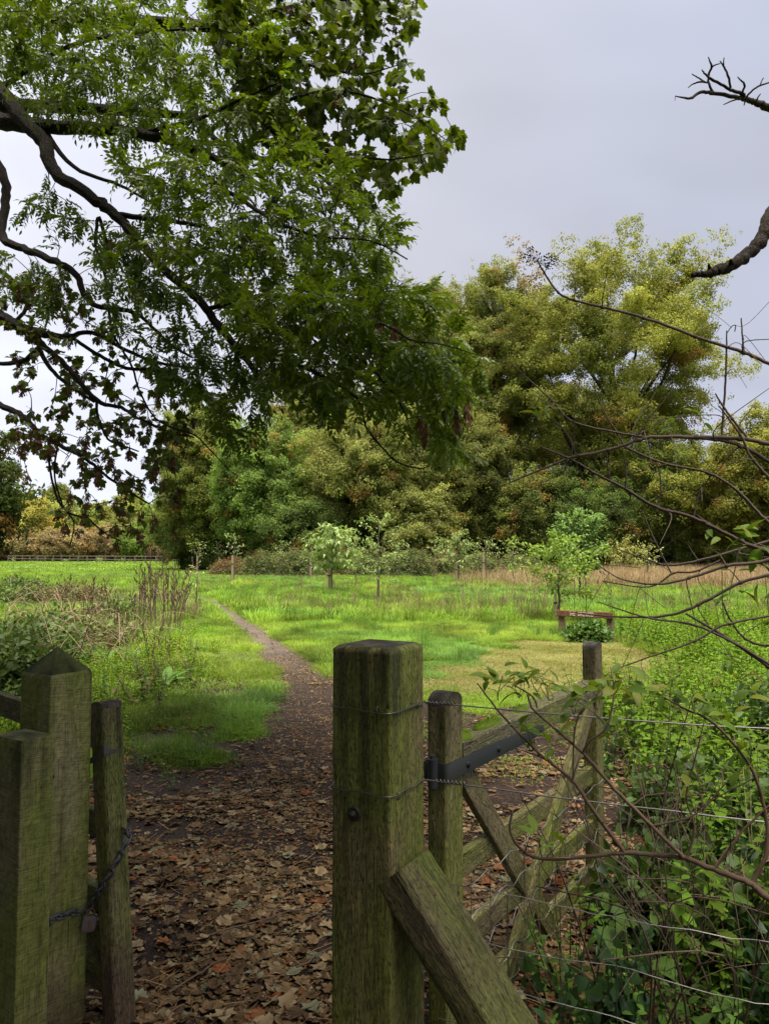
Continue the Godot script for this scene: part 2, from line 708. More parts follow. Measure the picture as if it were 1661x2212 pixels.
func make_leaves() -> void:
	LF.ash = []
	for k in 4:
		LF.ash.append(pinnate(4 + k % 2, rnd(0.19, 0.23), rnd(0.05, 0.06), "glossy_leaf"))
	LF.sycamore = []
	for k in 3:
		LF.sycamore.append(single(lobed(), [0.12, 0.3, 0.02][k], [0.25, 0.1, 0.5][k], "sycamore_leaf", 0.14, 0.06))
	LF.keys = [keys_mesh(), keys_mesh()]
	LF.oval = [single(oval(0.5, 6), 0.3, 0.35, "leaf", 1.0), single(oval(0.44, 6), 0.5, 0.55, "leaf", 1.0), single(oval(0.56, 6), 0.12, 0.2, "leaf", 1.0)]
	LF.ivy = [single([Vector2.ZERO, Vector2(0.3, 0.02), Vector2(0.48, 0.25), Vector2(0.3, 0.45), Vector2(0.22, 0.7), Vector2(0, 1)], 0.15, 0.3, "glossy_leaf", 1.0)]
	LF.spray = []
	for k in 4:
		LF.spray.append(spray(15, Vector3(0.34, 0.2, 0.34), 0.17, 0.62, "far_leaf"))
	LF.far_spray = [spray(14, Vector3(0.8, 0.5, 0.8), 0.42, 0.7, "far_leaf"), spray(14, Vector3(0.8, 0.5, 0.8), 0.42, 0.7, "far_leaf")]
	LF.bush_spray = [spray(14, Vector3(0.16, 0.12, 0.16), 0.075, 0.6, "leaf", 4), spray(14, Vector3(0.16, 0.12, 0.16), 0.075, 0.6, "leaf", 4)]
	LF.grass = []
	for k in 3:
		LF.grass.append(tuft(46, 0.13, 0.12, 0.006, "grass", 1.5))
	LF.lawn = [tuft(70, 0.16, 0.05, 0.005, "grass", 1.9), tuft(70, 0.16, 0.055, 0.005, "grass", 1.7)]
	LF.meadow = [tuft(30, 0.2, 0.22, 0.016, "grass", 1.1), tuft(30, 0.2, 0.18, 0.016, "grass", 1.6)]
	LF.far_grass = [tuft(36, 1.6, 0.2, 0.1, "grass", 1.8)]
	LF.straw = [tuft(34, 0.22, 0.75, 0.008, "dry", 0.5), tuft(34, 0.22, 0.6, 0.008, "dry", 0.7)]
	LF.nettle = []
	for k in 4:
		LF.nettle.append(nettle_mesh(rnd(0.45, 0.75), 10, 0.085, true, "herb"))
	LF.herb = [nettle_mesh(0.24, 6, 0.055, true, "herb", 0.5), nettle_mesh(0.16, 5, 0.045, true, "herb", 0.6), nettle_mesh(0.3, 7, 0.045, false, "herb", 0.5)]
	LF.dock = [rosette(8, 0.3, "herb"), rosette(7, 0.24, "herb", 0.5)]
	LF.dead = []
	for k in 4:
		LF.dead.append(dead_leaf(lobed(), 0.062))
	for k in 4:
		LF.dead.append(dead_leaf(oval(0.5, 6), 0.05))
	for k in 2:
		LF.dead.append(dead_leaf(oval(0.7, 3), 0.026))


# ---------- the ground and what lies on it ----------

func path_at(p: Vector3) -> float:   # distance from the path's middle over its half width
	var best := 99.0
	for k in path_line.size() - 1:
		var a: Vector3 = path_line[k]
		var b: Vector3 = path_line[k + 1]
		if p.z > a.z + 2.5 or p.z < b.z - 2.5:
			continue
		var pa := Vector2(p.x - a.x, p.z - a.z)
		var ab := Vector2(b.x - a.x, b.z - a.z)
		var t := clampf(pa.dot(ab) / ab.length_squared(), 0, 1)
		var half := lerpf(a.y, b.y, t)
		best = minf(best, (pa - ab * t).length() / half)
	return best


func in_litter(x: float, z: float) -> bool:
	var jx := wob.get_noise_2d(x * 25.0, z * 25.0) * 0.55
	var jz := wob.get_noise_2d(x * 25.0 + 300.0, z * 25.0) * 0.55
	return Geometry2D.is_point_in_polygon(Vector2(x + jx, z + jz), litter_zone)


func in_straw(x: float, z: float) -> bool:
	var jx := wob.get_noise_2d(x * 14.0, z * 14.0) * 1.1
	var jz := wob.get_noise_2d(x * 14.0 + 300.0, z * 14.0) * 1.1
	return Geometry2D.is_point_in_polygon(Vector2(x + jx, z + jz), straw_zone)


func flat(p: Vector3) -> Vector2:
	return Vector2(p.x, p.z)


func lay_out() -> void:
	litter_zone = PackedVector2Array([Vector2(-6, 4), Vector2(-6, -4.0), flat(on_ground(60, 1745)), flat(on_ground(255, 1690)), flat(on_ground(420, 1630)), flat(on_ground(540, 1565)), flat(on_ground(612, 1505)), flat(on_ground(600, 1462)), flat(on_ground(715, 1462)), flat(on_ground(930, 1500)), flat(on_ground(1010, 1535)), flat(on_ground(1240, 1515)), flat(on_ground(1330, 1560)), Vector2(3.2, -5.5), Vector2(6, -4), Vector2(6, 4)])
	straw_zone = PackedVector2Array([flat(on_ground(985, 1402)), flat(on_ground(1240, 1384)), flat(on_ground(1400, 1405)), flat(on_ground(1460, 1450)), flat(on_ground(1380, 1520)), flat(on_ground(1240, 1530)), flat(on_ground(960, 1500)), flat(on_ground(900, 1490)), flat(on_ground(925, 1465)), flat(on_ground(1020, 1440))])
	# x, half width, z
	path_line = [Vector3(-0.15, 0.8, 1.0), Vector3(-0.2, 0.8, -3.0), Vector3(-0.35, 0.7, -5.0), Vector3(-0.65, 0.5, -7.5), Vector3(-1.05, 0.36, -9.8), Vector3(-1.78, 0.33, -12.3), Vector3(-2.6, 0.31, -15.0), Vector3(-4.6, 0.26, -21.3), Vector3(-6.0, 0.2, -25.6), Vector3(-7.4, 0.16, -29.0), Vector3(-10.0, 0.12, -33.0)]


func soil_colour(x: float, z: float) -> Color:
	var n := patch.get_noise_2d(x * 20.0, z * 20.0)
	var n2 := patch.get_noise_2d(x * 5.0 + 90.0, z * 5.0)
	if z > -13.0 and in_litter(x, z):
		return Color(0.07, 0.046, 0.034) * (1.0 + 0.5 * n)
	if in_straw(x, z):
		return Color(0.21, 0.17, 0.08) * (1.0 + 0.5 * n)
	if z > -11.0 and x < -1.0 and z < 0.0:
		var bare := clampf(0.75 + 2.4 * patch.get_noise_2d(x * 12.0 + 11.0, z * 12.0) - smoothstep(-7.0, -11.0, z) * 0.6, 0.0, 1.0)
		return Color(0.14, 0.20, 0.03).lerp(Color(0.085, 0.06, 0.038), bare) * (1.0 + 0.4 * n)
	return Color(0.175, 0.26, 0.033).lerp(Color(0.21, 0.25, 0.05), clampf(n2 + 0.3, 0, 1)) * (1.0 + 0.4 * n)


func build_ground() -> void:
	var xs := []
	var zs := []
	var step := 0.12
	var x := 0.0
	while x < 500.0:
		xs.append(x)
		if x > 0.0:
			xs.push_front(-x)
		x += step
		if x > 4.5:
			step *= 1.13
	step = 0.12
	var z := 0.0
	while z > -700.0:
		zs.append(z)
		z -= step
		if z < -12.5:
			step *= 1.07
	step = 0.4
	z = 0.4
	while z < 60.0:
		zs.push_front(z)
		step *= 1.3
		z += step
	var mb := MB.new()
	for zz in zs:
		for xx in xs:
			mb.vert(Vector3(xx, gh(xx, zz), zz), Vector2(xx, zz) * 0.9, soil_colour(xx, zz))
	var w := xs.size()
	for j in zs.size() - 1:
		for i in w - 1:
			var a := j * w + i
			mb.quad(a, a + w, a + w + 1, a + 1)
	# clockwise seen from above: check by the first normal
	var probe := (mb.v[mb.ix[2]] - mb.v[mb.ix[0]]).cross(mb.v[mb.ix[1]] - mb.v[mb.ix[0]])
	if probe.y < 0:
		mb.ix.reverse()
	structure("ground", mb.mesh(M.soil)).set_meta("label", "leaf strewn bare soil turning to green meadow beyond the gate")
	# the trodden path
	mb = MB.new()
	var ctrl := []
	for p in path_line:
		ctrl.append(p)
	var line := smooth(ctrl, 26)
	var across := 13
	for k in line.size():
		var p: Vector3 = line[k]
		var q: Vector3 = line[mini(k + 1, line.size() - 1)] - line[maxi(k - 1, 0)]
		var side := Vector3(-q.z, 0, q.x).normalized()
		for s in across:
			var t := 2.0 * s / (across - 1.0) - 1.0
			var edge := 1.0 + 0.22 * wob.get_noise_2d(p.z * 60.0 + (500.0 if t > 0 else 0.0), t * 2.0) + 0.12 * wob.get_noise_2d(p.z * 250.0, t * 3.0)
			var c := Vector3(p.x, 0, p.z) + side * t * p.y * edge
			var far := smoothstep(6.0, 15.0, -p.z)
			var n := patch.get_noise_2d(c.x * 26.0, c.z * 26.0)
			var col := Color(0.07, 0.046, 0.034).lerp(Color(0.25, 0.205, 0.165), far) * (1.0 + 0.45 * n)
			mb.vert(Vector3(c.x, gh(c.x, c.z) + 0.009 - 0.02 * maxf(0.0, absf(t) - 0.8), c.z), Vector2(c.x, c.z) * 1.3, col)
	for k in line.size() - 1:
		for s in across - 1:
			var a := k * across + s
			mb.quad(a, a + 1, a + across + 1, a + across)
	probe = (mb.v[mb.ix[2]] - mb.v[mb.ix[0]]).cross(mb.v[mb.ix[1]] - mb.v[mb.ix[0]])
	if probe.y < 0:
		mb.ix.reverse()
	structure("path", mb.mesh(M.soil)).set_meta("label", "narrow trodden dirt path bending left across the meadow")


func near_frame(p: Vector3, m := 0.18) -> bool:
	var s := seen_at(p)
	return s.x > -m and s.x < 1.0 + m and s.y > -m and s.y < 1.0 + m


func leaf_colour() -> Color:
	var t := rng.randf()
	var c := Color(0.19, 0.12, 0.056)
	if t < 0.32:
		c = Color(0.11, 0.068, 0.032)
	elif t < 0.55:
		c = Color(0.25, 0.16, 0.075)
	elif t < 0.7:
		c = Color(0.32, 0.235, 0.13)
	elif t < 0.75:
		c = Color(0.25, 0.085, 0.03)
	elif t < 0.8:
		c = Color(0.22, 0.22, 0.13)
	return c * rnd(0.62, 1.1)


func build_litter() -> void:
	var per := []
	var tints := []
	for k in LF.dead.size():
		per.append([])
		tints.append([])
	var done := 0
	for k in 160000:
		var z := -rnd(1.6, 9.0)
		var x := rnd(-0.72, 0.72) * -z + rnd(-0.5, 0.5)
		if rng.randf() > clampf(1.0 - (-z - 4.2) * 0.24, 0.28, 1.0):
			continue
		var p := Vector3(x, 0, z)
		if not near_frame(p, 0.25) or not in_litter(x, z):
			continue
		var heap := clampf(0.5 + 1.7 * patch.get_noise_2d(x * 18.0, z * 18.0), 0.12, 1.0)
		if x > -0.9 and x < 0.2 and z > -4.4:
			heap = minf(1.0, heap * 1.15)
		if rng.randf() > heap:
			continue
		var kind: int = rng.randi() % LF.dead.size()
		if rng.randf() < 0.45:
			kind = 8 + rng.randi() % 2
		p.y = gh(x, z) + rnd(0.0, 0.016)
		var b := Basis(Vector3.UP, rnd(0, TAU)) * Basis(Vector3.RIGHT, rnd(-0.15, 0.15)) * Basis(Vector3.BACK, rnd(-0.15, 0.15))
		per[kind].append(Transform3D(b * Basis.from_scale(Vector3(1, rnd(0.3, 0.75), 1) * rnd(0.5, 1.2) * clampf(1.05 - (-z - 3.5) * 0.09, 0.6, 1.0)), p))
		tints[kind].append(leaf_colour())
		done += 1
		if done > 42000:
			break
	# small trodden bits on the path
	for k in 26000:
		var z := -lerpf(3.0, 11.5, pow(rng.randf(), 0.8))
		var x := rnd(-0.3, 0.12) * -z
		var p := Vector3(x, gh(x, z) + rnd(0.009, 0.016), z)
		if path_at(p) > rnd(0.75, 1.3):
			continue
		var kind: int = 4 + rng.randi() % 6
		per[kind].append(Transform3D((Basis(Vector3.UP, rnd(0, TAU)) * Basis(Vector3.RIGHT, rnd(-0.2, 0.2))).scaled(Vector3.ONE * (rnd(0.25, 0.5) if kind < 8 else rnd(0.5, 1.0))), p))
		tints[kind].append(leaf_colour() * rnd(0.8, 1.3))
	# thin out along the path
	for k in 900:
		var t := rng.randf()
		var line_z := -9.0 - 14.0 * t * t
		var x := 0.0
		for j in path_line.size() - 1:
			if line_z <= path_line[j].z and line_z >= path_line[j + 1].z:
				x = lerpf(path_line[j].x, path_line[j + 1].x, (line_z - path_line[j].z) / (path_line[j + 1].z - path_line[j].z))
		x += rnd(-0.45, 0.45)
		var kind: int = rng.randi() % LF.dead.size()
		per[kind].append(Transform3D(Basis(Vector3.UP, rnd(0, TAU)).scaled(Vector3.ONE * rnd(0.35, 0.7)), Vector3(x, gh(x, line_z) + 0.015, line_z)))
		tints[kind].append(leaf_colour() * 1.2)
	for k in 2600:
		var p := on_ground(rnd(200, 640), rnd(1450, 1720))
		if path_at(p) < 0.9 or in_litter(p.x, p.z):
			continue
		if patch.get_noise_2d(p.x * 12.0 + 11.0, p.z * 12.0) < -0.1 + 0.1 * smoothstep(-6.5, -9.5, p.z):
			continue
		var kind: int = rng.randi() % LF.dead.size()
		per[kind].append(Transform3D((Basis(Vector3.UP, rnd(0, TAU)) * Basis(Vector3.RIGHT, rnd(-0.3, 0.3))).scaled(Vector3.ONE * rnd(0.4, 0.9)), Vector3(p.x, gh(p.x, p.z) + rnd(0.01, 0.035), p.z)))
		tints[kind].append(leaf_colour() * rnd(0.8, 1.25))
	for k in 1100:
		var p := on_ground(rnd(900, 1460), rnd(1385, 1530))
		if not in_straw(p.x, p.z):
			continue
		var kind: int = 4 + rng.randi() % 6
		per[kind].append(Transform3D(Basis(Vector3.UP, rnd(0, TAU)).scaled(Vector3.ONE * rnd(0.4, 0.9)), Vector3(p.x, gh(p.x, p.z) + 0.03, p.z)))
		tints[kind].append(leaf_colour() * 1.2)
	var o := Node3D.new()
	o.name = numbered("leaf_litter")
	add_child(o)
	tag(o, "brown fallen leaves covering the bare soil round the gate", "leaf litter", "", "stuff")
	for k in per.size():
		swarm("fallen_leaves", LF.dead[k], per[k], tints[k], o, true)
	# needles and bits of twig
	var nd := MB.new()
	nd.tube([Vector3(-0.05, 0.004, 0), Vector3(0, 0.008, 0.006), Vector3(0.05, 0.004, 0)], [0.0011], 3)
	var nw := []
	var nt := []
	for k in 5200:
		var z := -rnd(2.2, 7.5)
		var x := rnd(-0.65, 0.65) * -z
		if not in_litter(x, z):
			continue
		nw.append(Transform3D((Basis(Vector3.UP, rnd(0, TAU)) * Basis(Vector3.BACK, rnd(-0.2, 0.2))).scaled(Vector3.ONE * rnd(0.5, 1.5)), Vector3(x, gh(x, z) + rnd(0.008, 0.03), z)))
		nt.append(Color(0.22, 0.13, 0.06) * rnd(0.6, 1.5))
	swarm("needles", nd.mesh(M.plain), nw, nt, o, true)
	# the leaves that lie nearest, one by one
	var made := []
	var shades := [["dark brown", Color(0.10, 0.064, 0.034)], ["mid brown", Color(0.19, 0.122, 0.06)], ["pale tan", Color(0.30, 0.22, 0.12)], ["orange brown", Color(0.27, 0.11, 0.045)], ["faded grey green", Color(0.23, 0.23, 0.14)]]
	for kind in 8:
		for v in 5:
			var mb := MB.new()
			var src: ArrayMesh = LF.dead[kind]
			var arr := src.surface_get_arrays(0)
			mb.v = arr[Mesh.ARRAY_VERTEX]
			mb.uv = arr[Mesh.ARRAY_TEX_UV]
			mb.ix = arr[Mesh.ARRAY_INDEX]
			var col: Color = shades[v][1] * rnd(0.9, 1.15)
			var own: PackedColorArray = arr[Mesh.ARRAY_COLOR]
			for c in own:
				mb.c.append(Color(c.r * col.r, c.g * col.g, c.b * col.b))
			made.append(mb.mesh(M.litter))
	var count := 0
	while count < 270:
		var p := on_ground(rnd(240, 720), 1640.0 + 620.0 * sqrt(rng.randf()))
		if count % 6 == 5:
			p = on_ground(rnd(930, 1300), rnd(1700, 2200))
		var pick := rng.randf()
		var shade := 0 if pick < 0.34 else 1 if pick < 0.66 else 2 if pick < 0.86 else 3 if pick < 0.94 else 4
		var kind := rng.randi() % 8
		var id := kind * 5 + shade
		var b := Basis(Vector3.UP, rnd(0, TAU)) * Basis(Vector3.RIGHT, rnd(-0.25, 0.25)) * Basis(Vector3.BACK, rnd(-0.2, 0.2))
		var lf := put("fallen_leaf", made[id], null, Transform3D(b * Basis.from_scale(Vector3(1, rnd(0.4, 0.85), 1) * rnd(0.8, 1.3)), Vector3(p.x, gh(p.x, p.z) + rnd(0.014, 0.022), p.z)))
		var spot := seen_at(p)
		var zone := "behind the open gate's rails" if spot.x > 0.5 else "beside the thick gate post" if spot.x > 0.35 else "beside the chained gate leaf" if spot.x < 0.24 else "in the middle of the path"
		var depth := " at its near end" if spot.y > 0.9 else " at its far end" if spot.y < 0.8 else ""
		var words := "%s %s fallen leaf %s%s" % [shades[shade][0], "lobed" if kind < 4 else "oval", zone, depth]
		tag(lf, words, "leaf", words.replace("leaf", "leaves"))
		count += 1
	var bits := [[560, 2010, 0.42, 0.5], [640, 1985, 0.3, -0.2], [430, 2120, 0.28, 1.1], [690, 2080, 0.25, 0.9], [1080, 1950, 0.3, 0.3]]
	for b in bits:
		var mb := MB.new()
		var pts := []
		for k in 6:
			pts.append(Vector3((k / 5.0 - 0.5) * b[2], 0.012 + rnd(0, 0.012), rnd(-0.02, 0.02)))
		mb.tube(pts, taper(6, 0.0045, 0.002), 5, Color(0.12, 0.085, 0.06))
		var tw := put("fallen_twig", mb.mesh(M.plain), null, Transform3D(Basis(Vector3.UP, b[3]), earth(on_ground(b[0], b[1])) + Vector3(0, 0.02, 0)))
		tag(tw, "thin bare brown twig lying across the leaf litter", "twig", "fallen twigs on the litter")


func grass_colour(x: float, z: float) -> Color:
	var n := patch.get_noise_2d(x * 4.0, z * 4.0)
	var n2 := patch.get_noise_2d(x * 1.1 + 50.0, z * 1.1)
	var c := Color(0.215, 0.36, 0.045).lerp(Color(0.30, 0.385, 0.065), clampf(0.35 + n + n2, 0, 1))
	c = c.lerp(Color(0.19, 0.34, 0.10), clampf(n2 * 1.6 - n, 0, 0.7))
	var fine := patch.get_noise_2d(x * 16.0 + 800.0, z * 9.0)
	return c * rnd(0.6, 1.25) * (1.0 + 0.9 * fine)


func build_grass() -> void:
	var sets := {"grass": [[], []], "lawn": [[], []], "meadow": [[], []], "far_grass": [[], []], "straw": [[], []]}
	# cropped and tufted turf, 5 to 22 m
	for k in 74000:
		var z := -lerpf(4.2, 22.0, pow(rng.randf(), 0.75))
		var x := rnd(-0.64, 0.64) * -z
		var pd := path_at(Vector3(x, 0, z))
		if pd < 1.0 + rnd(-0.25, 0.12):
			continue
		var lit := in_litter(x, z)
		if lit and (rng.randf() > 0.02 or z > -5.2):
			continue
		var thin := clampf(0.6 + 2.2 * patch.get_noise_2d(x * 10.0 + 40.0, z * 10.0), 0.06, 1.0)
		if z > -13.0 and x < -1.1 - 0.05 * (-z) and rng.randf() > thin * (0.55 if pd > 2.2 else 1.0):
			continue
		if in_straw(x, z):
			if rng.randf() < 0.5:
				sets.lawn[0].append(Transform3D(Basis(Vector3.UP, rnd(0, TAU)).scaled(Vector3(1.1, rnd(0.5, 0.9), 1.1)), Vector3(x, gh(x, z), z)))
				sets.lawn[1].append(Color(0.40, 0.31, 0.15).lerp(Color(0.27, 0.35, 0.07), rng.randf()) * rnd(0.7, 1.1))
			continue
		var short := clampf(1.25 - pd * 0.4, 0.0, 1.0)
		var kind := "lawn" if rng.randf() < 0.15 + 0.7 * short or x > 0 and z > -11 else "grass"
		if kind == "grass" and z < -15.0 and rng.randf() < 0.35:
			continue
		sets[kind][0].append(Transform3D(Basis(Vector3.UP, rnd(0, TAU)).scaled(Vector3(1, rnd(0.7, 1.2), 1) * rnd(0.75, 1.2)), Vector3(x, gh(x, z) - 0.004, z)))
		sets[kind][1].append(grass_colour(x, z))
	for k in 80000:
		var z := -lerpf(17.0, 62.0, pow(rng.randf(), 0.8))
		var x := rnd(-0.62, 0.62) * -z
		if path_at(Vector3(x, 0, z)) < 1.25 and z > -30.0:
			continue
		sets.meadow[0].append(Transform3D(Basis(Vector3.UP, rnd(0, TAU)).scaled(Vector3(1, rnd(0.6, 1.3), 1) * rnd(0.8, 1.4)), Vector3(x, gh(x, z) - 0.01, z)))
		var c := grass_colour(x, z)
		var dry := smoothstep(28.0, 40.0, -z) * smoothstep(0.1, 0.22, x / -z) * (0.7 + patch.get_noise_2d(x * 6.0, z * 6.0) * 1.5)
		sets.meadow[1].append(c.lerp(Color(0.36, 0.27, 0.14), clampf(dry, 0, 0.9)))
	for k in 6000:
		var z := -lerpf(55.0, 150.0, rng.randf())
		var x := rnd(-0.62, 0.3) * -z
		sets.far_grass[0].append(Transform3D(Basis(Vector3.UP, rnd(0, TAU)).scaled(Vector3(1, rnd(0.6, 1.2), 1)), Vector3(x, gh(x, z) - 0.02, z)))
		sets.far_grass[1].append(grass_colour(x, z) * 1.1)
	for k in 7500:
		var z := -lerpf(10.0, 48.0, pow(rng.randf(), 0.8))
		var x := rnd(-0.5, 0.6) * -z
		if path_at(Vector3(x, 0, z)) < 2.2 or in_straw(x, z) or patch.get_noise_2d(x * 7.0, z * 7.0) < 0.02 or (x < 0.0 and z > -14.0):
			continue
		var s := rnd(0.8, 1.5) * (1.0 if z < -20.0 else 0.7)
		sets.meadow[0].append(Transform3D(Basis(Vector3.UP, rnd(0, TAU)).scaled(Vector3(0.6, rnd(1.0, 1.7), 0.6) * s), Vector3(x, gh(x, z) - 0.01, z)))
		sets.meadow[1].append(Color(0.13, 0.26, 0.05).lerp(Color(0.19, 0.33, 0.05), rng.randf()) * rnd(0.7, 1.1))
	# tall dry grass along the far side of the orchard, more of it to the right
	for k in 9000:
		var z := -rnd(30.0, 52.0)
		var x := rnd(-0.12, 0.62) * -z
		var keep := smoothstep(0.07, 0.32, x / -z) * smoothstep(29.0, 44.0, -z)
		if rng.randf() > keep:
			continue
		sets.straw[0].append(Transform3D(Basis(Vector3.UP, rnd(0, TAU)).scaled(Vector3(1.5, rnd(0.8, 1.5), 1.5)), Vector3(x, 0, z)))
		sets.straw[1].append(Color(0.42, 0.325, 0.17).lerp(Color(0.32, 0.21, 0.11), rng.randf()) * rnd(0.7, 1.15))
	for k in 45:
		var p := on_ground(rnd(180, 430), rnd(1255, 1400))
		sets.straw[0].append(Transform3D(Basis(Vector3.UP, rnd(0, TAU)).scaled(Vector3(0.9, rnd(0.5, 0.95), 0.9)), p))
		sets.straw[1].append(Color(0.33, 0.26, 0.15) * rnd(0.5, 1.1))
	var about := {"grass": "tufted bright green grass beside the path", "lawn": "short trodden turf edging the path and the cut patch", "meadow": "lush green meadow grass among the saplings", "far_grass": "smooth green field running to the far rail fence", "straw": "tall bleached grass in front of the wood"}
	for kind in sets:
		var o := Node3D.new()
		o.name = numbered({"grass": "grass", "lawn": "turf_grass", "meadow": "meadow_grass", "far_grass": "field_grass", "straw": "dry_grass"}[kind])
		add_child(o)
		tag(o, about[kind], "grass", "", "stuff")
		var meshes: Array = LF[kind]
		for j in meshes.size():
			var w := []
			var t := []
			for i in range(j, sets[kind][0].size(), meshes.size()):
				w.append(sets[kind][0][i])
				t.append(sets[kind][1][i])
			swarm("tufts", meshes[j], w, t, o, true)


# ---------- trees ----------

func wood_tree(called: String, label: String, cat: String, cx: float, top: float, hw: float, d: float, ca: Color, cb: Color, skirt: float, density: float, group: String, far := false, airy := 0.0, lumps := 0.45) -> Node3D:
	var base := Vector3((cx - 830.5) / 1598.0 * d, 0, -d)
	var hi := at(cx, top, d).y
	var R := hw / 1598.0 * d
	return tree(called, label, cat, base, hi, R, ca, cb, skirt, density, group, far, airy, lumps)


func tree(called: String, label: String, cat: String, base: Vector3, hi: float, R: float, ca: Color, cb: Color, skirt: float, density: float, group: String, far := false, airy := 0.0, lumps := 0.35) -> Node3D:
	var o := thing(called, label, cat, base, 0.0, group)
	var bark_col := Color(0.075, 0.062, 0.048)
	var tr := MB.new()
	var spine := []
	var bend := Vector3(rnd(-1, 1), 0, rnd(-1, 1)) * R * 0.09
	for k in 8:
		var t := k / 7.0
		spine.append(Vector3(0, -0.1 + t * hi * 0.86, 0) + bend * sin(t * 3.0) + Vector3(rnd(-1, 1), 0, rnd(-1, 1)) * R * 0.03 * t)
	var r0 := hi * 0.019
	tr.tube(spine, [r0 * 1.5, r0 * 1.05, r0 * 0.9, r0 * 0.75, r0 * 0.6, r0 * 0.42, r0 * 0.26, r0 * 0.1], 8, bark_col)
	put("trunk", tr.mesh(M.bark), o)
	var h0 := hi * skirt
	var cy := (hi + h0) * 0.5
	var ry := (hi - h0) * 0.5
	var pr := clampf(R * 0.165, 0.5, 1.35)
	var n_pads := int(clampf(density * 3.4 * (R * ry * 2.0) / (pr * pr), 16, 460))
	var lump := FastNoiseLite.new()
	lump.seed = rng.randi() % 10000
	lump.frequency = 1.0
	var where := []
	var tint := []
	var limbs := 0
	var sprays: Array = LF.far_spray if far else LF.spray
	var own_size := 0.75 if far else clampf(pr * 0.62, 0.75, 1.15)
	var per_pad := int((26.0 if far else 40.0) * (pr * pr) / (own_size * own_size))
	per_pad = clampi(per_pad, 14, 74)
	for k in n_pads:
		var a := rnd(0, TAU)
		var cz := cos(a)
		if cz < -0.35 and rng.randf() < 0.55:
			a += PI
		var sy := rnd(-0.96, 1.0)
		var flat_out := pow(1.0 - sy * sy, 0.36 if sy > 0.0 else 0.5)
		var dir := Vector3(sin(a) * flat_out, sy, cos(a) * flat_out)
		var reach := (rnd(0.5, 1.0) if rng.randf() < 0.3 else rnd(0.8, 1.0)) * (1.0 - lumps * 0.5 + lumps * 1.1 * lump.get_noise_3d(dir.x * 2.3, dir.y * 2.3, dir.z * 2.3))
		# fuller low down, domed above
		var widen := 1.0 if sy > 0.0 else lerpf(1.0, 0.86, -sy)
		var c := Vector3(dir.x * R * reach * widen, cy + dir.y * ry * reach, dir.z * R * reach * widen)
		if c.y < 0.5:
			c.y = 0.5
		if airy > 0.0 and rng.randf() < airy * 0.45:
			continue
		if limbs < 24 and rng.randf() < 0.2 and c.y > h0:
			var s := clampf((c.y - R * rnd(0.3, 0.7)) / (hi * 0.86), 0.12, 0.95)
			var st: Vector3 = spine[int(s * 6.9)]
			var lb := MB.new()
			var mid := st.lerp(c, 0.5) + Vector3(rnd(-1, 1), rnd(-0.3, 0.8), rnd(-1, 1)) * R * 0.09
			lb.tube(smooth([st, mid, c], 4), taper(9, r0 * rnd(0.3, 0.5), r0 * 0.07), 5, bark_col * rnd(0.9, 1.5))
			put("limb", lb.mesh(M.bark), o)
			limbs += 1
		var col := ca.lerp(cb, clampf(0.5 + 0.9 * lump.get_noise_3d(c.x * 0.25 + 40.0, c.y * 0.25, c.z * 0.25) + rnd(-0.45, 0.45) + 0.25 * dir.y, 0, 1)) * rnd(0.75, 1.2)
		if rng.randf() < 0.05:
			col = col.lerp(Color(0.34, 0.17, 0.05), 0.6)
		var padr := pr * lerpf(0.5, 1.3, pow(rng.randf(), 1.3))
		var along := (Vector3(dir.x, dir.y * (0.5 if dir.y < 0.4 else 1.4), dir.z) + ball() * 0.5).normalized()
		var athwart := along.cross(Vector3.UP + ball() * 0.3).normalized()
		var over := athwart.cross(along)
		for i in per_pad:
			var q := ball()
			q = q.normalized() * lerpf(q.length(), 1.0, 0.7)
			if rng.randf() < 0.22:
				q *= rnd(1.05, 1.7)
			q = (along * (q.x * 1.55) + athwart * (q.y * 0.85) + over * (q.z * 0.5 - 0.28 * q.x * q.x)) * padr
			var out := q / padr + dir * 0.7 + Vector3(rnd(-0.4, 0.4), 0.45 + rnd(-0.4, 0.4), rnd(-0.4, 0.4))
			var b := facing(out, Vector3(rnd(-1, 1), rnd(-1, 1), rnd(-1, 1)), own_size * rnd(0.75, 1.25))
			where.append(Transform3D(b, c + q))
			tint.append(col * rnd(0.75, 1.25))
	for j in sprays.size():
		var w := []
		var t := []
		for i in range(j, where.size(), sprays.size()):
			w.append(where[i])
			t.append(tint[i])
		swarm("crown", sprays[j], w, t, o)
	return o


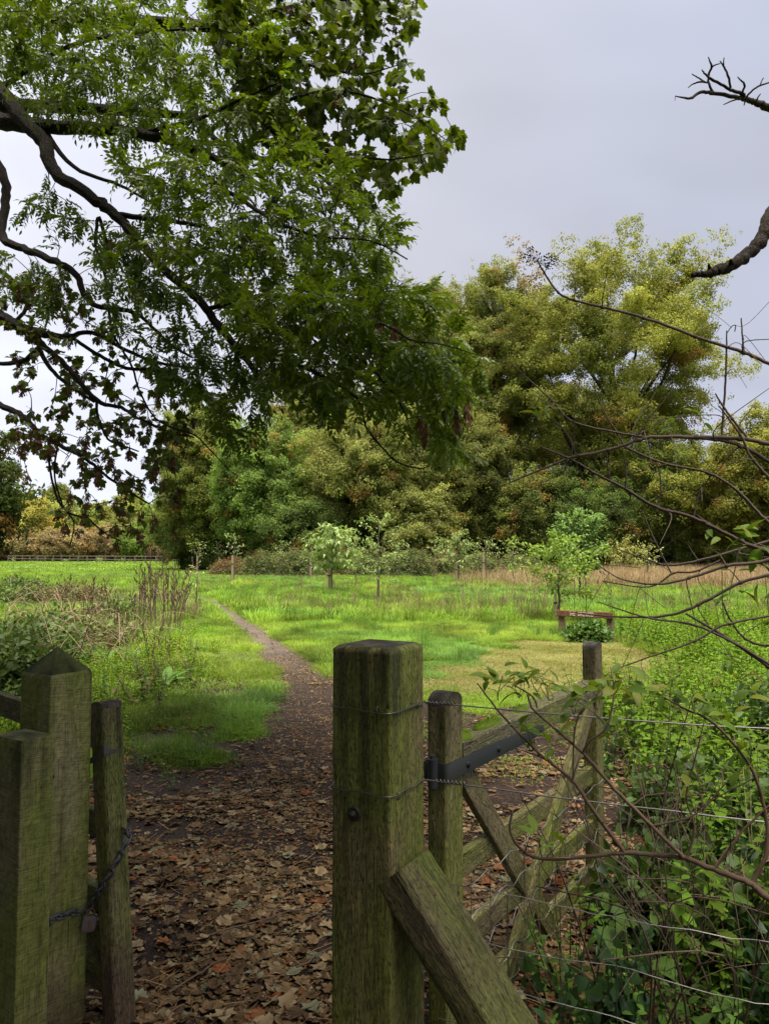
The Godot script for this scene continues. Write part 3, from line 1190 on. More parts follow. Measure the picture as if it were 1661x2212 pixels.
func bush(called: String, label: String, cat: String, base: Vector3, w: float, h: float, ca: Color, cb: Color, count: int, group: String, m := "bush_spray", stems := Color(0.12, 0.07, 0.05), size := 1.0) -> Node3D:
	var o := thing(called, label, cat, base, 0.0, group)
	var st := MB.new()
	for k in 14:
		var a := rnd(0, TAU)
		var tip := Vector3(cos(a) * w * 0.5 * rnd(0.4, 1.0), h * rnd(0.4, 1.0), sin(a) * w * 0.5 * rnd(0.4, 1.0))
		var mid := Vector3(tip.x * 0.45, tip.y * rnd(0.7, 1.1), tip.z * 0.45)
		st.tube(smooth([Vector3(tip.x * 0.15, -0.05, tip.z * 0.15), mid, tip], 4), taper(9, 0.008, 0.003), 4, stems)
	put("stems", st.mesh(M.plain), o)
	var lump := FastNoiseLite.new()
	lump.seed = rng.randi() % 10000
	lump.frequency = 1.0
	var where := [[], []]
	var tint := [[], []]
	for k in count:
		var q := ball()
		q.y = absf(q.y)
		var f := 0.8 + 0.55 * lump.get_noise_3d(q.x * 2.0, q.y * 2.0, q.z * 2.0)
		q = q.normalized() * lerpf(q.length(), 1.0, 0.55) * f
		var p := Vector3(q.x * w * 0.5, q.y * h, q.z * w * 0.5)
		var col := ca.lerp(cb, clampf(0.5 + lump.get_noise_3d(p.x * 1.2, p.y * 1.2, p.z * 1.2) + rnd(-0.35, 0.35), 0, 1))
		where[k % 2].append(Transform3D(Basis.from_euler(Vector3(rnd(-0.6, 0.6), rnd(0, TAU), rnd(-0.6, 0.6))).scaled(Vector3.ONE * size * rnd(0.7, 1.3)), p))
		tint[k % 2].append(col * rnd(0.75, 1.25))
	var ms: Array = LF[m]
	for j in 2:
		swarm("foliage", ms[j % ms.size()], where[j], tint[j], o)
	return o


func build_wood() -> void:
	var olive := Color(0.205, 0.235, 0.052)
	var tan := Color(0.345, 0.365, 0.105)
	var gold := Color(0.39, 0.40, 0.08)
	var green := Color(0.17, 0.25, 0.055)
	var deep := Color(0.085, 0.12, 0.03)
	var edge := "trees along the near edge of the wood"
	wood_tree("oak_tree", "tall broad oak with yellowing crown standing right of the wood's middle", "tree", 1320, 505, 275, 60, olive * 1.15, gold, 0.24, 1.0, edge, false, 1.0, 0.45)
	wood_tree("oak_tree", "tall dark olive tree with pointed top left of the yellowing oak", "tree", 1085, 530, 140, 64, olive, tan, 0.2, 1.0, edge, false, 0.5, 0.55)
	wood_tree("beech_tree", "tan topped tree rising behind the leafy branch ends", "tree", 925, 598, 128, 70, olive, tan * 1.1, 0.2, 1.0, edge, false, 0.4, 0.5)
	wood_tree("hornbeam_tree", "pale olive drooping tree in the middle of the wood edge", "tree", 812, 855, 165, 56, olive, tan, 0.06, 1.15, edge)
	wood_tree("maple_tree", "fresh green rounded maple left of the pale olive tree", "tree", 566, 900, 115, 57, green, green * 1.7, 0.08, 1.1, edge)
	wood_tree("hawthorn_tree", "dark olive tree forming the left end of the wood", "tree", 445, 850, 115, 64, olive * 0.9, olive * 1.5, 0.05, 1.1, edge)
	wood_tree("beech_tree", "brownish tree behind and between the green maple and pale olive tree", "tree", 690, 785, 140, 70, olive, tan * 0.9, 0.1, 1.0, edge)
	wood_tree("holly_tree", "dark trunked olive tree right of the drooping tree", "tree", 995, 860, 118, 57, olive * 0.8, tan * 0.8, 0.1, 1.0, edge, false, 0.3)
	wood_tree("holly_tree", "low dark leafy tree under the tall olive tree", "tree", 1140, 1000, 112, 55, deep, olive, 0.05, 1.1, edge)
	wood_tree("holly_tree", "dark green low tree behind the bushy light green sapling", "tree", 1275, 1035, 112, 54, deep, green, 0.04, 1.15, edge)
	wood_tree("ash_tree", "yellow green tree under the oak's right side", "tree", 1425, 930, 125, 56, green, gold * 0.9, 0.1, 1.0, edge, false, 0.3)
	wood_tree("ash_tree", "many stemmed yellow tree behind the bare twigs", "tree", 1545, 985, 100, 55, olive, gold * 0.9, 0.12, 1.0, edge, false, 0.4)
	wood_tree("lime_tree", "bright yellow tree at the far right end of the wood", "tree", 1650, 862, 125, 50, olive, gold * 0.95, 0.1, 1.0, edge, false, 0.4)
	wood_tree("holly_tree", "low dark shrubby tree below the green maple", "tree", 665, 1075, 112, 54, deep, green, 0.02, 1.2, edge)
	wood_tree("hawthorn_tree", "low rounded olive tree ahead of the wood's left end", "tree", 395, 1045, 78, 72, olive, green, 0.04, 1.1, edge)
	wood_tree("hornbeam_tree", "pale drooping low tree behind the two front saplings", "tree", 900, 1045, 100, 53, olive, tan, 0.03, 1.15, edge)
	wood_tree("beech_tree", "rounded olive tree just behind the leafy branch tips", "tree", 985, 585, 125, 69, olive, tan, 0.1, 1.0, edge, false, 0.4, 0.4)
	var us := ["dark understory bush at the wood's left end", "dark understory bush behind the green maple", "dark understory bush behind the low shrubby tree", "dark understory bush behind the drooping tree", "dark understory bush in the middle of the wood", "dark understory bush under the tall olive tree", "dark understory bush under the oak", "dark understory bush under the oak's right side", "dark understory bush below the yellow trees", "dark understory bush at the wood's right end"]
	for k in 10:
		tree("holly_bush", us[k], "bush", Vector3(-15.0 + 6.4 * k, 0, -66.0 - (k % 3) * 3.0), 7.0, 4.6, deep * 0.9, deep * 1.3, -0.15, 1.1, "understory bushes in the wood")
	var back := "trees deeper in the wood"
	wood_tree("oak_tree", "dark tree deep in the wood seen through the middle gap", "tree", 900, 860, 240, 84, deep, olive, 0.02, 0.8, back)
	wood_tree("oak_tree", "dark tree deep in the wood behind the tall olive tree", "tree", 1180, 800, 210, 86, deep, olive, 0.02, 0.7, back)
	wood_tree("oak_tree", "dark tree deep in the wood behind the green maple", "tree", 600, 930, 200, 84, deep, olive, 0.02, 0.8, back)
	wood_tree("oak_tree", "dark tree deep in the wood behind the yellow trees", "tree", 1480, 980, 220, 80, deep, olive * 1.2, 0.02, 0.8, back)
	wood_tree("oak_tree", "dark tree beyond the frame's edge behind the yellow lime", "tree", 1800, 900, 200, 72, olive, gold, 0.02, 0.7, back)
	# the far side of the field; leaf colours lightened in place of haze
	var fw := "trees beyond the far rail fence"
	wood_tree("poplar_tree", "yellow tree beyond the field at the far left", "tree", 52, 1058, 52, 150, Color(0.40, 0.39, 0.09), Color(0.55, 0.48, 0.11), 0.08, 1.0, fw, true)
	wood_tree("pine_tree", "dark rounded pine top left of the far tree line", "tree", 128, 1046, 38, 178, olive * 0.8, olive, 0.3, 1.0, fw, true)
	wood_tree("oak_tree", "grey green tree between the far yellow tree and the far green tree", "tree", 125, 1078, 48, 160, olive * 1.5, tan * 1.2, 0.1, 1.0, fw, true)
	wood_tree("oak_tree", "yellow green tree in the middle of the far tree line", "tree", 205, 1082, 48, 165, green * 1.7, gold, 0.1, 1.0, fw, true)
	wood_tree("pine_tree", "flat topped pine above the far tree line", "tree", 280, 1065, 40, 182, olive, olive * 1.6, 0.4, 1.0, fw, true)
	wood_tree("oak_tree", "olive tree under the flat topped pine", "tree", 275, 1088, 54, 168, olive * 1.6, tan, 0.1, 1.0, fw, true)
	wood_tree("oak_tree", "green tree lightened for haze where the far tree line meets the wood", "tree", 345, 1085, 50, 160, olive * 1.6, green * 1.6, 0.08, 1.0, fw, true)
	wood_tree("oak_tree", "dull green tree at the left rim beyond the field", "tree", -30, 1070, 50, 165, olive, green, 0.08, 1.0, fw, true)
	wood_tree("maple_tree", "small fresh green tree standing just behind the far rail fence", "tree", 290, 1138, 42, 146, green * 1.3, Color(0.2, 0.28, 0.05), 0.15, 1.2, fw, true)
	wood_tree("birch_tree", "golden bush topped tree above the brown far thicket", "tree", 112, 1112, 26, 152, gold, Color(0.5, 0.34, 0.05), 0.1, 1.0, fw, true)
	var th := "brown thicket bushes behind the far fence"
	var about := ["russet thicket bush at the left end of the far fence", "tall russet thicket bush left of the golden far tree", "brown thicket bush below the golden far tree", "greyish brown thicket bush right of the golden far tree", "wide brown thicket bush left of the small green tree", "brown thicket bush right of the small green tree", "dull brown thicket bush next to the wood's left end"]
	for k in 7:
		wood_tree("thicket_bush", about[k], "bush", -5 + 62 * k, [1152, 1138, 1148, 1142, 1135, 1150, 1158][k], 46, 148, Color(0.33, 0.23, 0.13), Color(0.42, 0.36, 0.15), 0.0, 1.0, th, true)  # browns lightened to stand for distance haze
	# unseen trees added behind and beside the viewer to shade the gateway
	var sh := "unseen trees added for shade behind the viewer"
	for p in [[-8.0, 5.0, "unseen tree added for shade behind the gateway on the left"], [-4.5, 11.0, "unseen tree added for shade straight behind the gateway"], [-3.6, 5.4, "unseen tree added for shade close behind the gateway"], [-10.5, 0.5, "unseen tree added for shade beside the fence far to the left"]]:
		tree("maple_tree", p[2], "tree", Vector3(p[0], 0, p[1]), 12.0, 5.2, deep, green, 0.03, 0.75, sh, false, 0.0)
	tree("maple_tree", "dark leafy tree at the left rim beyond the bramble heap", "tree", Vector3(-15.7, 0, -25.0), 6.6, 3.5, deep * 0.6, deep * 1.1, 0.05, 1.2, "")
	# brambles at the back of the orchard
	var br := "bramble bushes along the back of the orchard"
	var bl := ["low bramble bush at the left end of the bramble bank", "bramble bush behind the slender staked saplings", "reddish bramble bush left of the bushy cherry sapling", "tall bramble bush behind the bushy cherry sapling", "bramble bush between the cherry sapling and the twiggy apple sapling", "bramble bush behind the twiggy apple sapling", "bramble bush right of the twiggy apple sapling", "reddish bramble bush behind the small leafy sapling", "bramble bush at the right end of the bramble bank"]
	for k in 9:
		var px := 505.0 + 76.0 * k
		var b := bush("bramble_bush", bl[k], "bush", Vector3((px - 830.5) / 1598.0 * 50.0, 0, -50.0 + (k % 3) * 1.2), 3.6, [1.4, 1.9, 2.2, 2.3, 2.1, 2.1, 2.0, 1.8, 1.7][k], Color(0.13, 0.19, 0.06), Color(0.2, 0.2, 0.09) if k % 3 else Color(0.25, 0.13, 0.08), 900, br, "spray", Color(0.2, 0.06, 0.035), 0.62)
		b.scale = Vector3(1, 1, 0.7)


# ---------- gateway: posts, gates, chain, wires ----------

func dye(seed_: float, wood: Color, algae: Color, amount: float, topcol: Color, splash := 0.0) -> Callable:
	return func(p: Vector3, t: float) -> Color:
		if t > 1.1:
			var g := patch.get_noise_2d(p.x * 220.0 + seed_, p.z * 220.0)
			return topcol * (1.0 + 1.1 * g)
		var n := patch.get_noise_3d(p.x * 70.0 + seed_, p.y * 28.0, p.z * 70.0)
		var streak := wob.get_noise_3d(p.x * 260.0 + seed_, p.y * 12.0, p.z * 260.0)
		var fine := wob.get_noise_3d(p.x * 900.0, p.y * 900.0 + seed_, p.z * 900.0)
		var c := wood.lerp(algae, clampf(amount + 1.2 * n + 0.45 * streak, 0, 1))
		c = c.lerp(Color(0.035, 0.03, 0.02), clampf(streak * 1.4 - 0.3 + 0.5 * smoothstep(0.75, 1.0, t) * (0.6 + streak), 0, 0.75))
		c = c.lerp(Color(0.10, 0.065, 0.045), splash * smoothstep(0.34, 0.1, p.y + 0.12 * n) * 0.8)
		return c * (1.25 + 0.7 * fine)


func bar(mb: MB, a: Vector3, b: Vector3, w: float, d: float, n: Vector3, r: float, cell: float, rough: float, f: Callable, cap := "flat") -> void:
	var y := (b - a).normalized()
	var z := (n - y * n.dot(y)).normalized()
	mb.timber(Transform3D(Basis(y.cross(z), y, z), a), (b - a).length(), w, d, r, cell, rough, wob, f, 0.0, cap)


const POST_TURN := -0.541

func build_right_post() -> void:
	var bx := Basis(Vector3.UP, POST_TURN)
	var corner := at(843, 1403, 2.1)
	var mid := Vector3(corner.x, 0, corner.z) - bx * Vector3(0.1, 0, 0.1)
	var o := thing("gate_post", "thick square weathered gate post with flat top and wire loops beside the open gate", "post", mid)
	var mb := MB.new()
	var algae := Color(0.165, 0.185, 0.042)
	mb.timber(Transform3D(bx, Vector3(0, -0.1, 0)), corner.y + 0.1, 0.2, 0.2, 0.008, 0.010, 0.0026, wob, dye(5.0, Color(0.20, 0.155, 0.085), algae, 0.78, Color(0.10, 0.09, 0.065), 0.3), 0.012)
	put("post", mb.mesh(M.grain), o)
	# strut notched into the post and nailed
	var z := Vector3(-0.515, 0, 0.857)
	var p0 := at(866, 1890, 2.085) - mid
	var p1 := at(1080, 2187, 2.0) - mid
	var y := (p1 - p0).normalized()
	y = (y - z * z.dot(y)).normalized()
	var x := y.cross(z)
	var len := (p0.y + 0.08) / -y.y
	var c0 := p0 - z * 0.092 + x * 0.046 - y * 0.012
	var sb := MB.new()
	sb.timber(Transform3D(Basis(x, y, z), c0), len, 0.092, 0.182, 0.012, 0.011, 0.008, wob, dye(9.0, Color(0.105, 0.085, 0.048), Color(0.105, 0.125, 0.024), 0.55, Color(0.12, 0.10, 0.06)))
	var st := put("strut", sb.mesh(M.grain), o)
	for k in 2:
		var nl := MB.new()
		var nt := Transform3D(Basis(x, y, z), c0 + y * (0.075 + 0.028 * k) - x * 0.046 - z * (-0.012 + 0.004 * k))
		nl.tube([nt * Vector3(0.004, 0, 0), nt * Vector3(-0.0025, 0, 0), nt * Vector3(-0.004, 0, 0)], [0.0075, 0.0075, 0.0045], 10, Color(0.10, 0.055, 0.035))
		put("nail", nl.mesh(M.iron), st)
	# bolt with a washer on the face turned to the path
	var q := bx * Vector3(-0.02, 0, 0.1) + Vector3(0, at(775, 1748, 2.2).y, 0)
	var wn := bx * Vector3(0, 0, 1)
	var wm := MB.new()
	wm.tube([q - wn * 0.004, q + wn * 0.003, q + wn * 0.004], [0.021, 0.021, 0.018], 18, Color(0.05, 0.04, 0.035))
	var washer := put("washer", wm.mesh(M.iron), o)
	var nm := MB.new()
	nm.tube([q + wn * 0.003, q + wn * 0.013, q + wn * 0.0135, q + wn * 0.02], [0.0115, 0.0115, 0.006, 0.0055], 6, Color(0.035, 0.028, 0.022))
	put("nut", nm.mesh(M.iron), washer)
	for sp in [[0.06, 0.1, 1.158], [0.1, -0.05, 1.152], [-0.09, 0.1, 0.925], [0.1, 0.06, 0.915]]:
		var sm := MB.new()
		var c := bx * Vector3(sp[0], 0, sp[1]) + Vector3(0, sp[2], 0)
		var outw := bx * (Vector3(0, 0, 1) if absf(sp[1]) > 0.099 else Vector3(1, 0, 0))
		sm.tube(smooth([c + Vector3(0, -0.011, 0) - outw * 0.004, c + Vector3(0, -0.007, 0) + outw * 0.006, c + Vector3(0, 0.007, 0) + outw * 0.006, c + Vector3(0, 0.011, 0) - outw * 0.004], 4), [0.0018], 6, Color(0.16, 0.14, 0.12))
		put("staple", sm.mesh(M.zinc), o)


func loop_round(mid: Vector3, h: float, half: float) -> Array:
	var bx := Basis(Vector3.UP, POST_TURN)
	var out := []
	var cs := [Vector2(1, -1), Vector2(1, 1), Vector2(-1, 1), Vector2(-1, -1)]
	for k in 4:
		var c: Vector2 = cs[k] * half
		var nx: Vector2 = cs[(k + 1) % 4] * half
		for s in 6:
			var e := c.lerp(nx, s / 6.0)
			var r := 0.012
			if s == 0:
				e *= 1.0 - 0.25 * r / half
			out.append(mid + bx * Vector3(e.x, 0, e.y) + Vector3(0, h + wob.get_noise_2d(k * 40.0 + s * 9.0, h * 90.0) * 0.007, 0))
	out.append(out[0])
	return out


func build_fence_wires() -> void:
	var bx := Basis(Vector3.UP, POST_TURN)
	var corner := at(843, 1403, 2.1)
	var mid := Vector3(corner.x, 0, corner.z) - bx * Vector3(0.1, 0, 0.1)
	var o := thing("wire_fence", "stock fence of two plain wires and square netting running right from the thick gate post", "fence")
	var steel := Color(0.16, 0.15, 0.145)
	var start := mid + bx * Vector3(0.104, 0, -0.1)
	for k in 2:
		var h: float = [1.15, 0.92][k]
		var lp := MB.new()
		lp.tube(loop_round(mid, h, 0.1045), [0.0021], 6, steel * 0.8)
		put("wire_loop", lp.mesh(M.zinc), o)
		var a := start + Vector3(0, h, 0)
		var b := at(1661, [1562, 1762][k], 1.95)
		var wm := MB.new()
		var pts := []
		for s in 15:
			var t := s / 14.0
			var p := a.lerp(a + (b - a) * 1.75, t)
			pts.append(p + Vector3(0, -0.016 * sin(t * PI), 0) + Vector3(0, wob.get_noise_2d(s * 30.0, k * 70.0) * 0.003, 0))
		wm.tube(pts, [0.0022], 6, steel)
		put("wire", wm.mesh(M.zinc), o)
		var coil := MB.new()
		var cp := []
		var dir := (b - a).normalized()
		var sd := dir.cross(Vector3.UP).normalized()
		for s in 100:
			var t := s / 99.0
			var an := t * TAU * 8.0
			var off: float = [0.0, 0.035][k]
			cp.append(a + dir * (off + t * 0.095) + (Vector3.UP * cos(an) + sd * sin(an)) * 0.0045)
		coil.tube(cp, [0.0019], 5, steel * (0.7 if k == 0 else 1.0))
		put("wire_twist", coil.mesh(M.zinc), o)
	# netting
	var a2 := mid + bx * Vector3(0.13, 0, -0.13)
	var dirn := at(1661, 1562, 1.95) - at(925, 1510, 2.3)
	dirn.y = 0
	dirn = dirn.normalized()
	var hs := [0.615, 0.47, 0.345, 0.23, 0.12]
	var f := func(s: float, h: float) -> Vector3:
		var w1 := wob.get_noise_2d(s * 60.0, h * 90.0) * 0.018
		return a2 + dirn * s + Vector3(0, h + w1 - 0.02 * s, 0) + Vector3(-0.34, 0, 0.94) * (wob.get_noise_2d(s * 40.0 + 200.0, h * 60.0) * 0.02)
	for h in hs:
		var pts := []
		for s in 33:
			pts.append(f.call(s * 0.05, h))
		var nm := MB.new()
		nm.tube(pts, [0.0015], 5, steel)
		put("wire", nm.mesh(M.zinc), o)
	for k in 10:
		var pts := []
		for s in 11:
			pts.append(f.call(k * 0.15 + 0.06, lerpf(0.615, 0.05, s / 10.0)))
		var nm := MB.new()
		nm.tube(pts, [0.0012], 5, steel * 0.85)
		put("wire", nm.mesh(M.zinc), o)


func build_right_gate() -> void:
	var g := Vector3(0.56, 0, -0.828)
	var n := Vector3(0.828, 0, 0.56)
	var corner := at(962, 1518, 2.42)
	var base := Vector3(corner.x, 0, corner.z) + g * 0.06 - n * 0.035
	var o := Node3D.new()
	o.name = numbered("wooden_gate")
	add_child(o)
	o.transform = Transform3D(Basis(g, Vector3.UP, n), base)
	tag(o, "open mossy wooden field gate with crossed braces hung behind the thick gate post", "gate")
	var wood := Color(0.185, 0.155, 0.085)
	var algae := Color(0.175, 0.195, 0.045)
	var L := 1.437
	var top := corner.y
	var zb := Vector3(0, 0, 1)
	var mb := MB.new()
	bar(mb, Vector3(0, 0.03, 0), Vector3(0, top - 0.02, 0), 0.12, 0.07, zb, 0.008, 0.012, 0.003, dye(21.0, wood, algae, 0.6, Color(0.07, 0.065, 0.05)), "round")
	put("heel_stile", mb.mesh(M.grain), o)
	mb = MB.new()
	bar(mb, Vector3(L + 0.05, 0.03, 0), Vector3(L + 0.05, top + 0.005, 0), 0.1, 0.07, zb, 0.008, 0.014, 0.002, dye(27.0, wood * 0.9, algae, 0.3, Color(0.085, 0.08, 0.07)), "round")
	put("head_stile", mb.mesh(M.grain), o)
	mb = MB.new()
	bar(mb, Vector3(0.06, 0.915, 0), Vector3(L, 0.925, 0), 0.108, 0.072, zb, 0.009, 0.013, 0.003, dye(33.0, Color(0.15, 0.135, 0.09), algae, 0.4, wood))
	var rail := put("top_rail", mb.mesh(M.grain), o)
	for ms in [[0.11, 0.07, 0.05], [0.33, 0.1, 0.045], [0.27, 0.05, 0.03], [0.62, 0.05, 0.03]]:
		var mm := MB.new()
		var rows := 7
		var sd := 14
		for j in rows + 1:
			for k in sd + 1:
				var a := TAU * (k % sd) / sd
				var rr := sin(PI * 0.5 * j / rows) * (1.0 + 0.35 * wob.get_noise_2d(cos(a) * 60.0 + ms[0] * 900.0, sin(a) * 60.0))
				var hh := cos(PI * 0.5 * j / rows) * 0.024 * (1.0 + 0.9 * wob.get_noise_2d(j * 70.0 + ms[0] * 300.0, (k % sd) * 70.0))
				mm.vert(Vector3(ms[0] + cos(a) * rr * ms[1], 0.966 + hh, -0.004 + sin(a) * rr * ms[2] * 0.75), Vector2.ZERO, Color(0.085, 0.13, 0.014) * (1.0 + 0.9 * wob.get_noise_2d(j * 90.0, k * 90.0)))
		for j in rows:
			for k in sd:
				var a := j * (sd + 1) + k
				mm.quad(a, a + 1, a + sd + 2, a + sd + 1)
		put("moss", mm.mesh(M.moss), rail)
	for h in [[0.545, 0.52], [0.295, 0.265], [0.07, 0.05]]:
		mb = MB.new()
		bar(mb, Vector3(0.06, h[0], -0.006), Vector3(L, h[1], -0.006), 0.085, 0.032, zb, 0.005, 0.014, 0.002, dye(40.0 + h[0] * 50.0, wood, algae, 0.62, wood))
		put("rail", mb.mesh(M.grain), o)
	mb = MB.new()
	bar(mb, Vector3(0.09, 0.865, 0.012), Vector3(0.86, 0.03, 0.012), 0.085, 0.03, zb, 0.005, 0.014, 0.002, dye(51.0, wood, algae, 0.35, wood))
	put("brace", mb.mesh(M.grain), o)
	mb = MB.new()
	bar(mb, Vector3(1.36, 0.875, 0.026), Vector3(0.33, -0.02, 0.026), 0.09, 0.034, zb, 0.005, 0.014, 0.002, dye(57.0, wood, algae, 0.6, wood))
	put("brace", mb.mesh(M.grain), o)
	# the hinge band round the heel
	var iron := Color(0.055, 0.058, 0.06)
	mb = MB.new()
	var sect := []
	for p in [[0.74, 0.0385, 0.885, 0.012], [0.62, 0.0395, 0.887, 0.024], [0.2, 0.0395, 0.893, 0.027], [-0.045, 0.0395, 0.895, 0.028], [-0.058, 0.038, 0.895, 0.028], [-0.064, 0.03, 0.895, 0.028], [-0.0645, -0.03, 0.895, 0.028], [-0.062, -0.04, 0.895, 0.028], [-0.05, -0.0405, 0.895, 0.028], [0.2, -0.0405, 0.893, 0.027]]:
		sect.append(p)
	for k in sect.size():
		var p: Array = sect[k]
		var q: Array = sect[mini(k + 1, sect.size() - 1)]
		var r: Array = sect[maxi(k - 1, 0)]
		var t := Vector2(q[0] - r[0], q[1] - r[1]).normalized()
		var outw := Vector2(-t.y, t.x) * (1.0 if true else -1.0)
		if k == 0 or k == 1:
			outw = Vector2(0, 1)
		# four corners: outer top, outer bottom, inner bottom, inner top
		for c in [[0.0055, 1.0], [0.0055, -1.0], [-0.001, -1.0], [-0.001, 1.0]]:
			var sgn := -1.0 if outw.dot(Vector2(p[0] - 0.02, p[1])) < 0 and k > 1 else 1.0
			mb.vert(Vector3(p[0] + outw.x * sgn * c[0], p[2] + c[1] * p[3], p[1] + outw.y * sgn * c[0]), Vector2(p[0] * 4.0, c[1]), iron * rnd(0.85, 1.15))
	for k in sect.size() - 1:
		for c in 4:
			var a := k * 4 + c
			var b := k * 4 + (c + 1) % 4
			mb.quad(a, b, b + 4, a + 4)
	var band := put("hinge_band", mb.mesh(M.iron), o)
	for bxp in [0.075, 0.31]:
		mb = MB.new()
		mb.tube([Vector3(bxp, 0.893, 0.043), Vector3(bxp, 0.893, 0.0475), Vector3(bxp, 0.893, 0.0515), Vector3(bxp, 0.893, 0.0535)], [0.0125, 0.0115, 0.0075, 0.002], 14, iron * 0.35)
		put("bolt_head", mb.mesh(M.iron), band)
	mb = MB.new()
	mb.tube([Vector3(-0.083, 0.85, 0.0), Vector3(-0.083, 0.94, 0.0)], [0.0165], 14, iron * 0.85)
	mb.tube([Vector3(-0.083, 0.935, 0.0), Vector3(-0.083, 0.952, 0.0)], [0.0095], 12, iron)
	put("hinge_pin", mb.mesh(M.iron), o)
	# netting stapled to the gate
	var steel := Color(0.24, 0.24, 0.23)
	for h in [0.50, 0.385, 0.27, 0.155, 0.05]:
		mb = MB.new()
		var pts := []
		for s in 41:
			var x := s / 40.0 * L + 0.02
			pts.append(Vector3(x, h + 0.013 * sin(x * 34.0 + h * 40.0) + 0.012 * wob.get_noise_2d(x * 90.0, h * 100.0), 0.05 + 0.006 * sin(x * 34.0 + 1.5)))
		mb.tube(pts, [0.0014], 5, steel)
		put("netting_wire", mb.mesh(M.zinc), o)
	for k in 10:
		mb = MB.new()
		var pts := []
		var x := 0.08 + k * 0.145
		for s in 9:
			pts.append(Vector3(x + 0.01 * wob.get_noise_2d(s * 60.0, k * 90.0), lerpf(0.52, 0.02, s / 8.0), 0.05))
		mb.tube(pts, [0.0012], 5, steel * 0.8)
		put("netting_wire", mb.mesh(M.zinc), o)


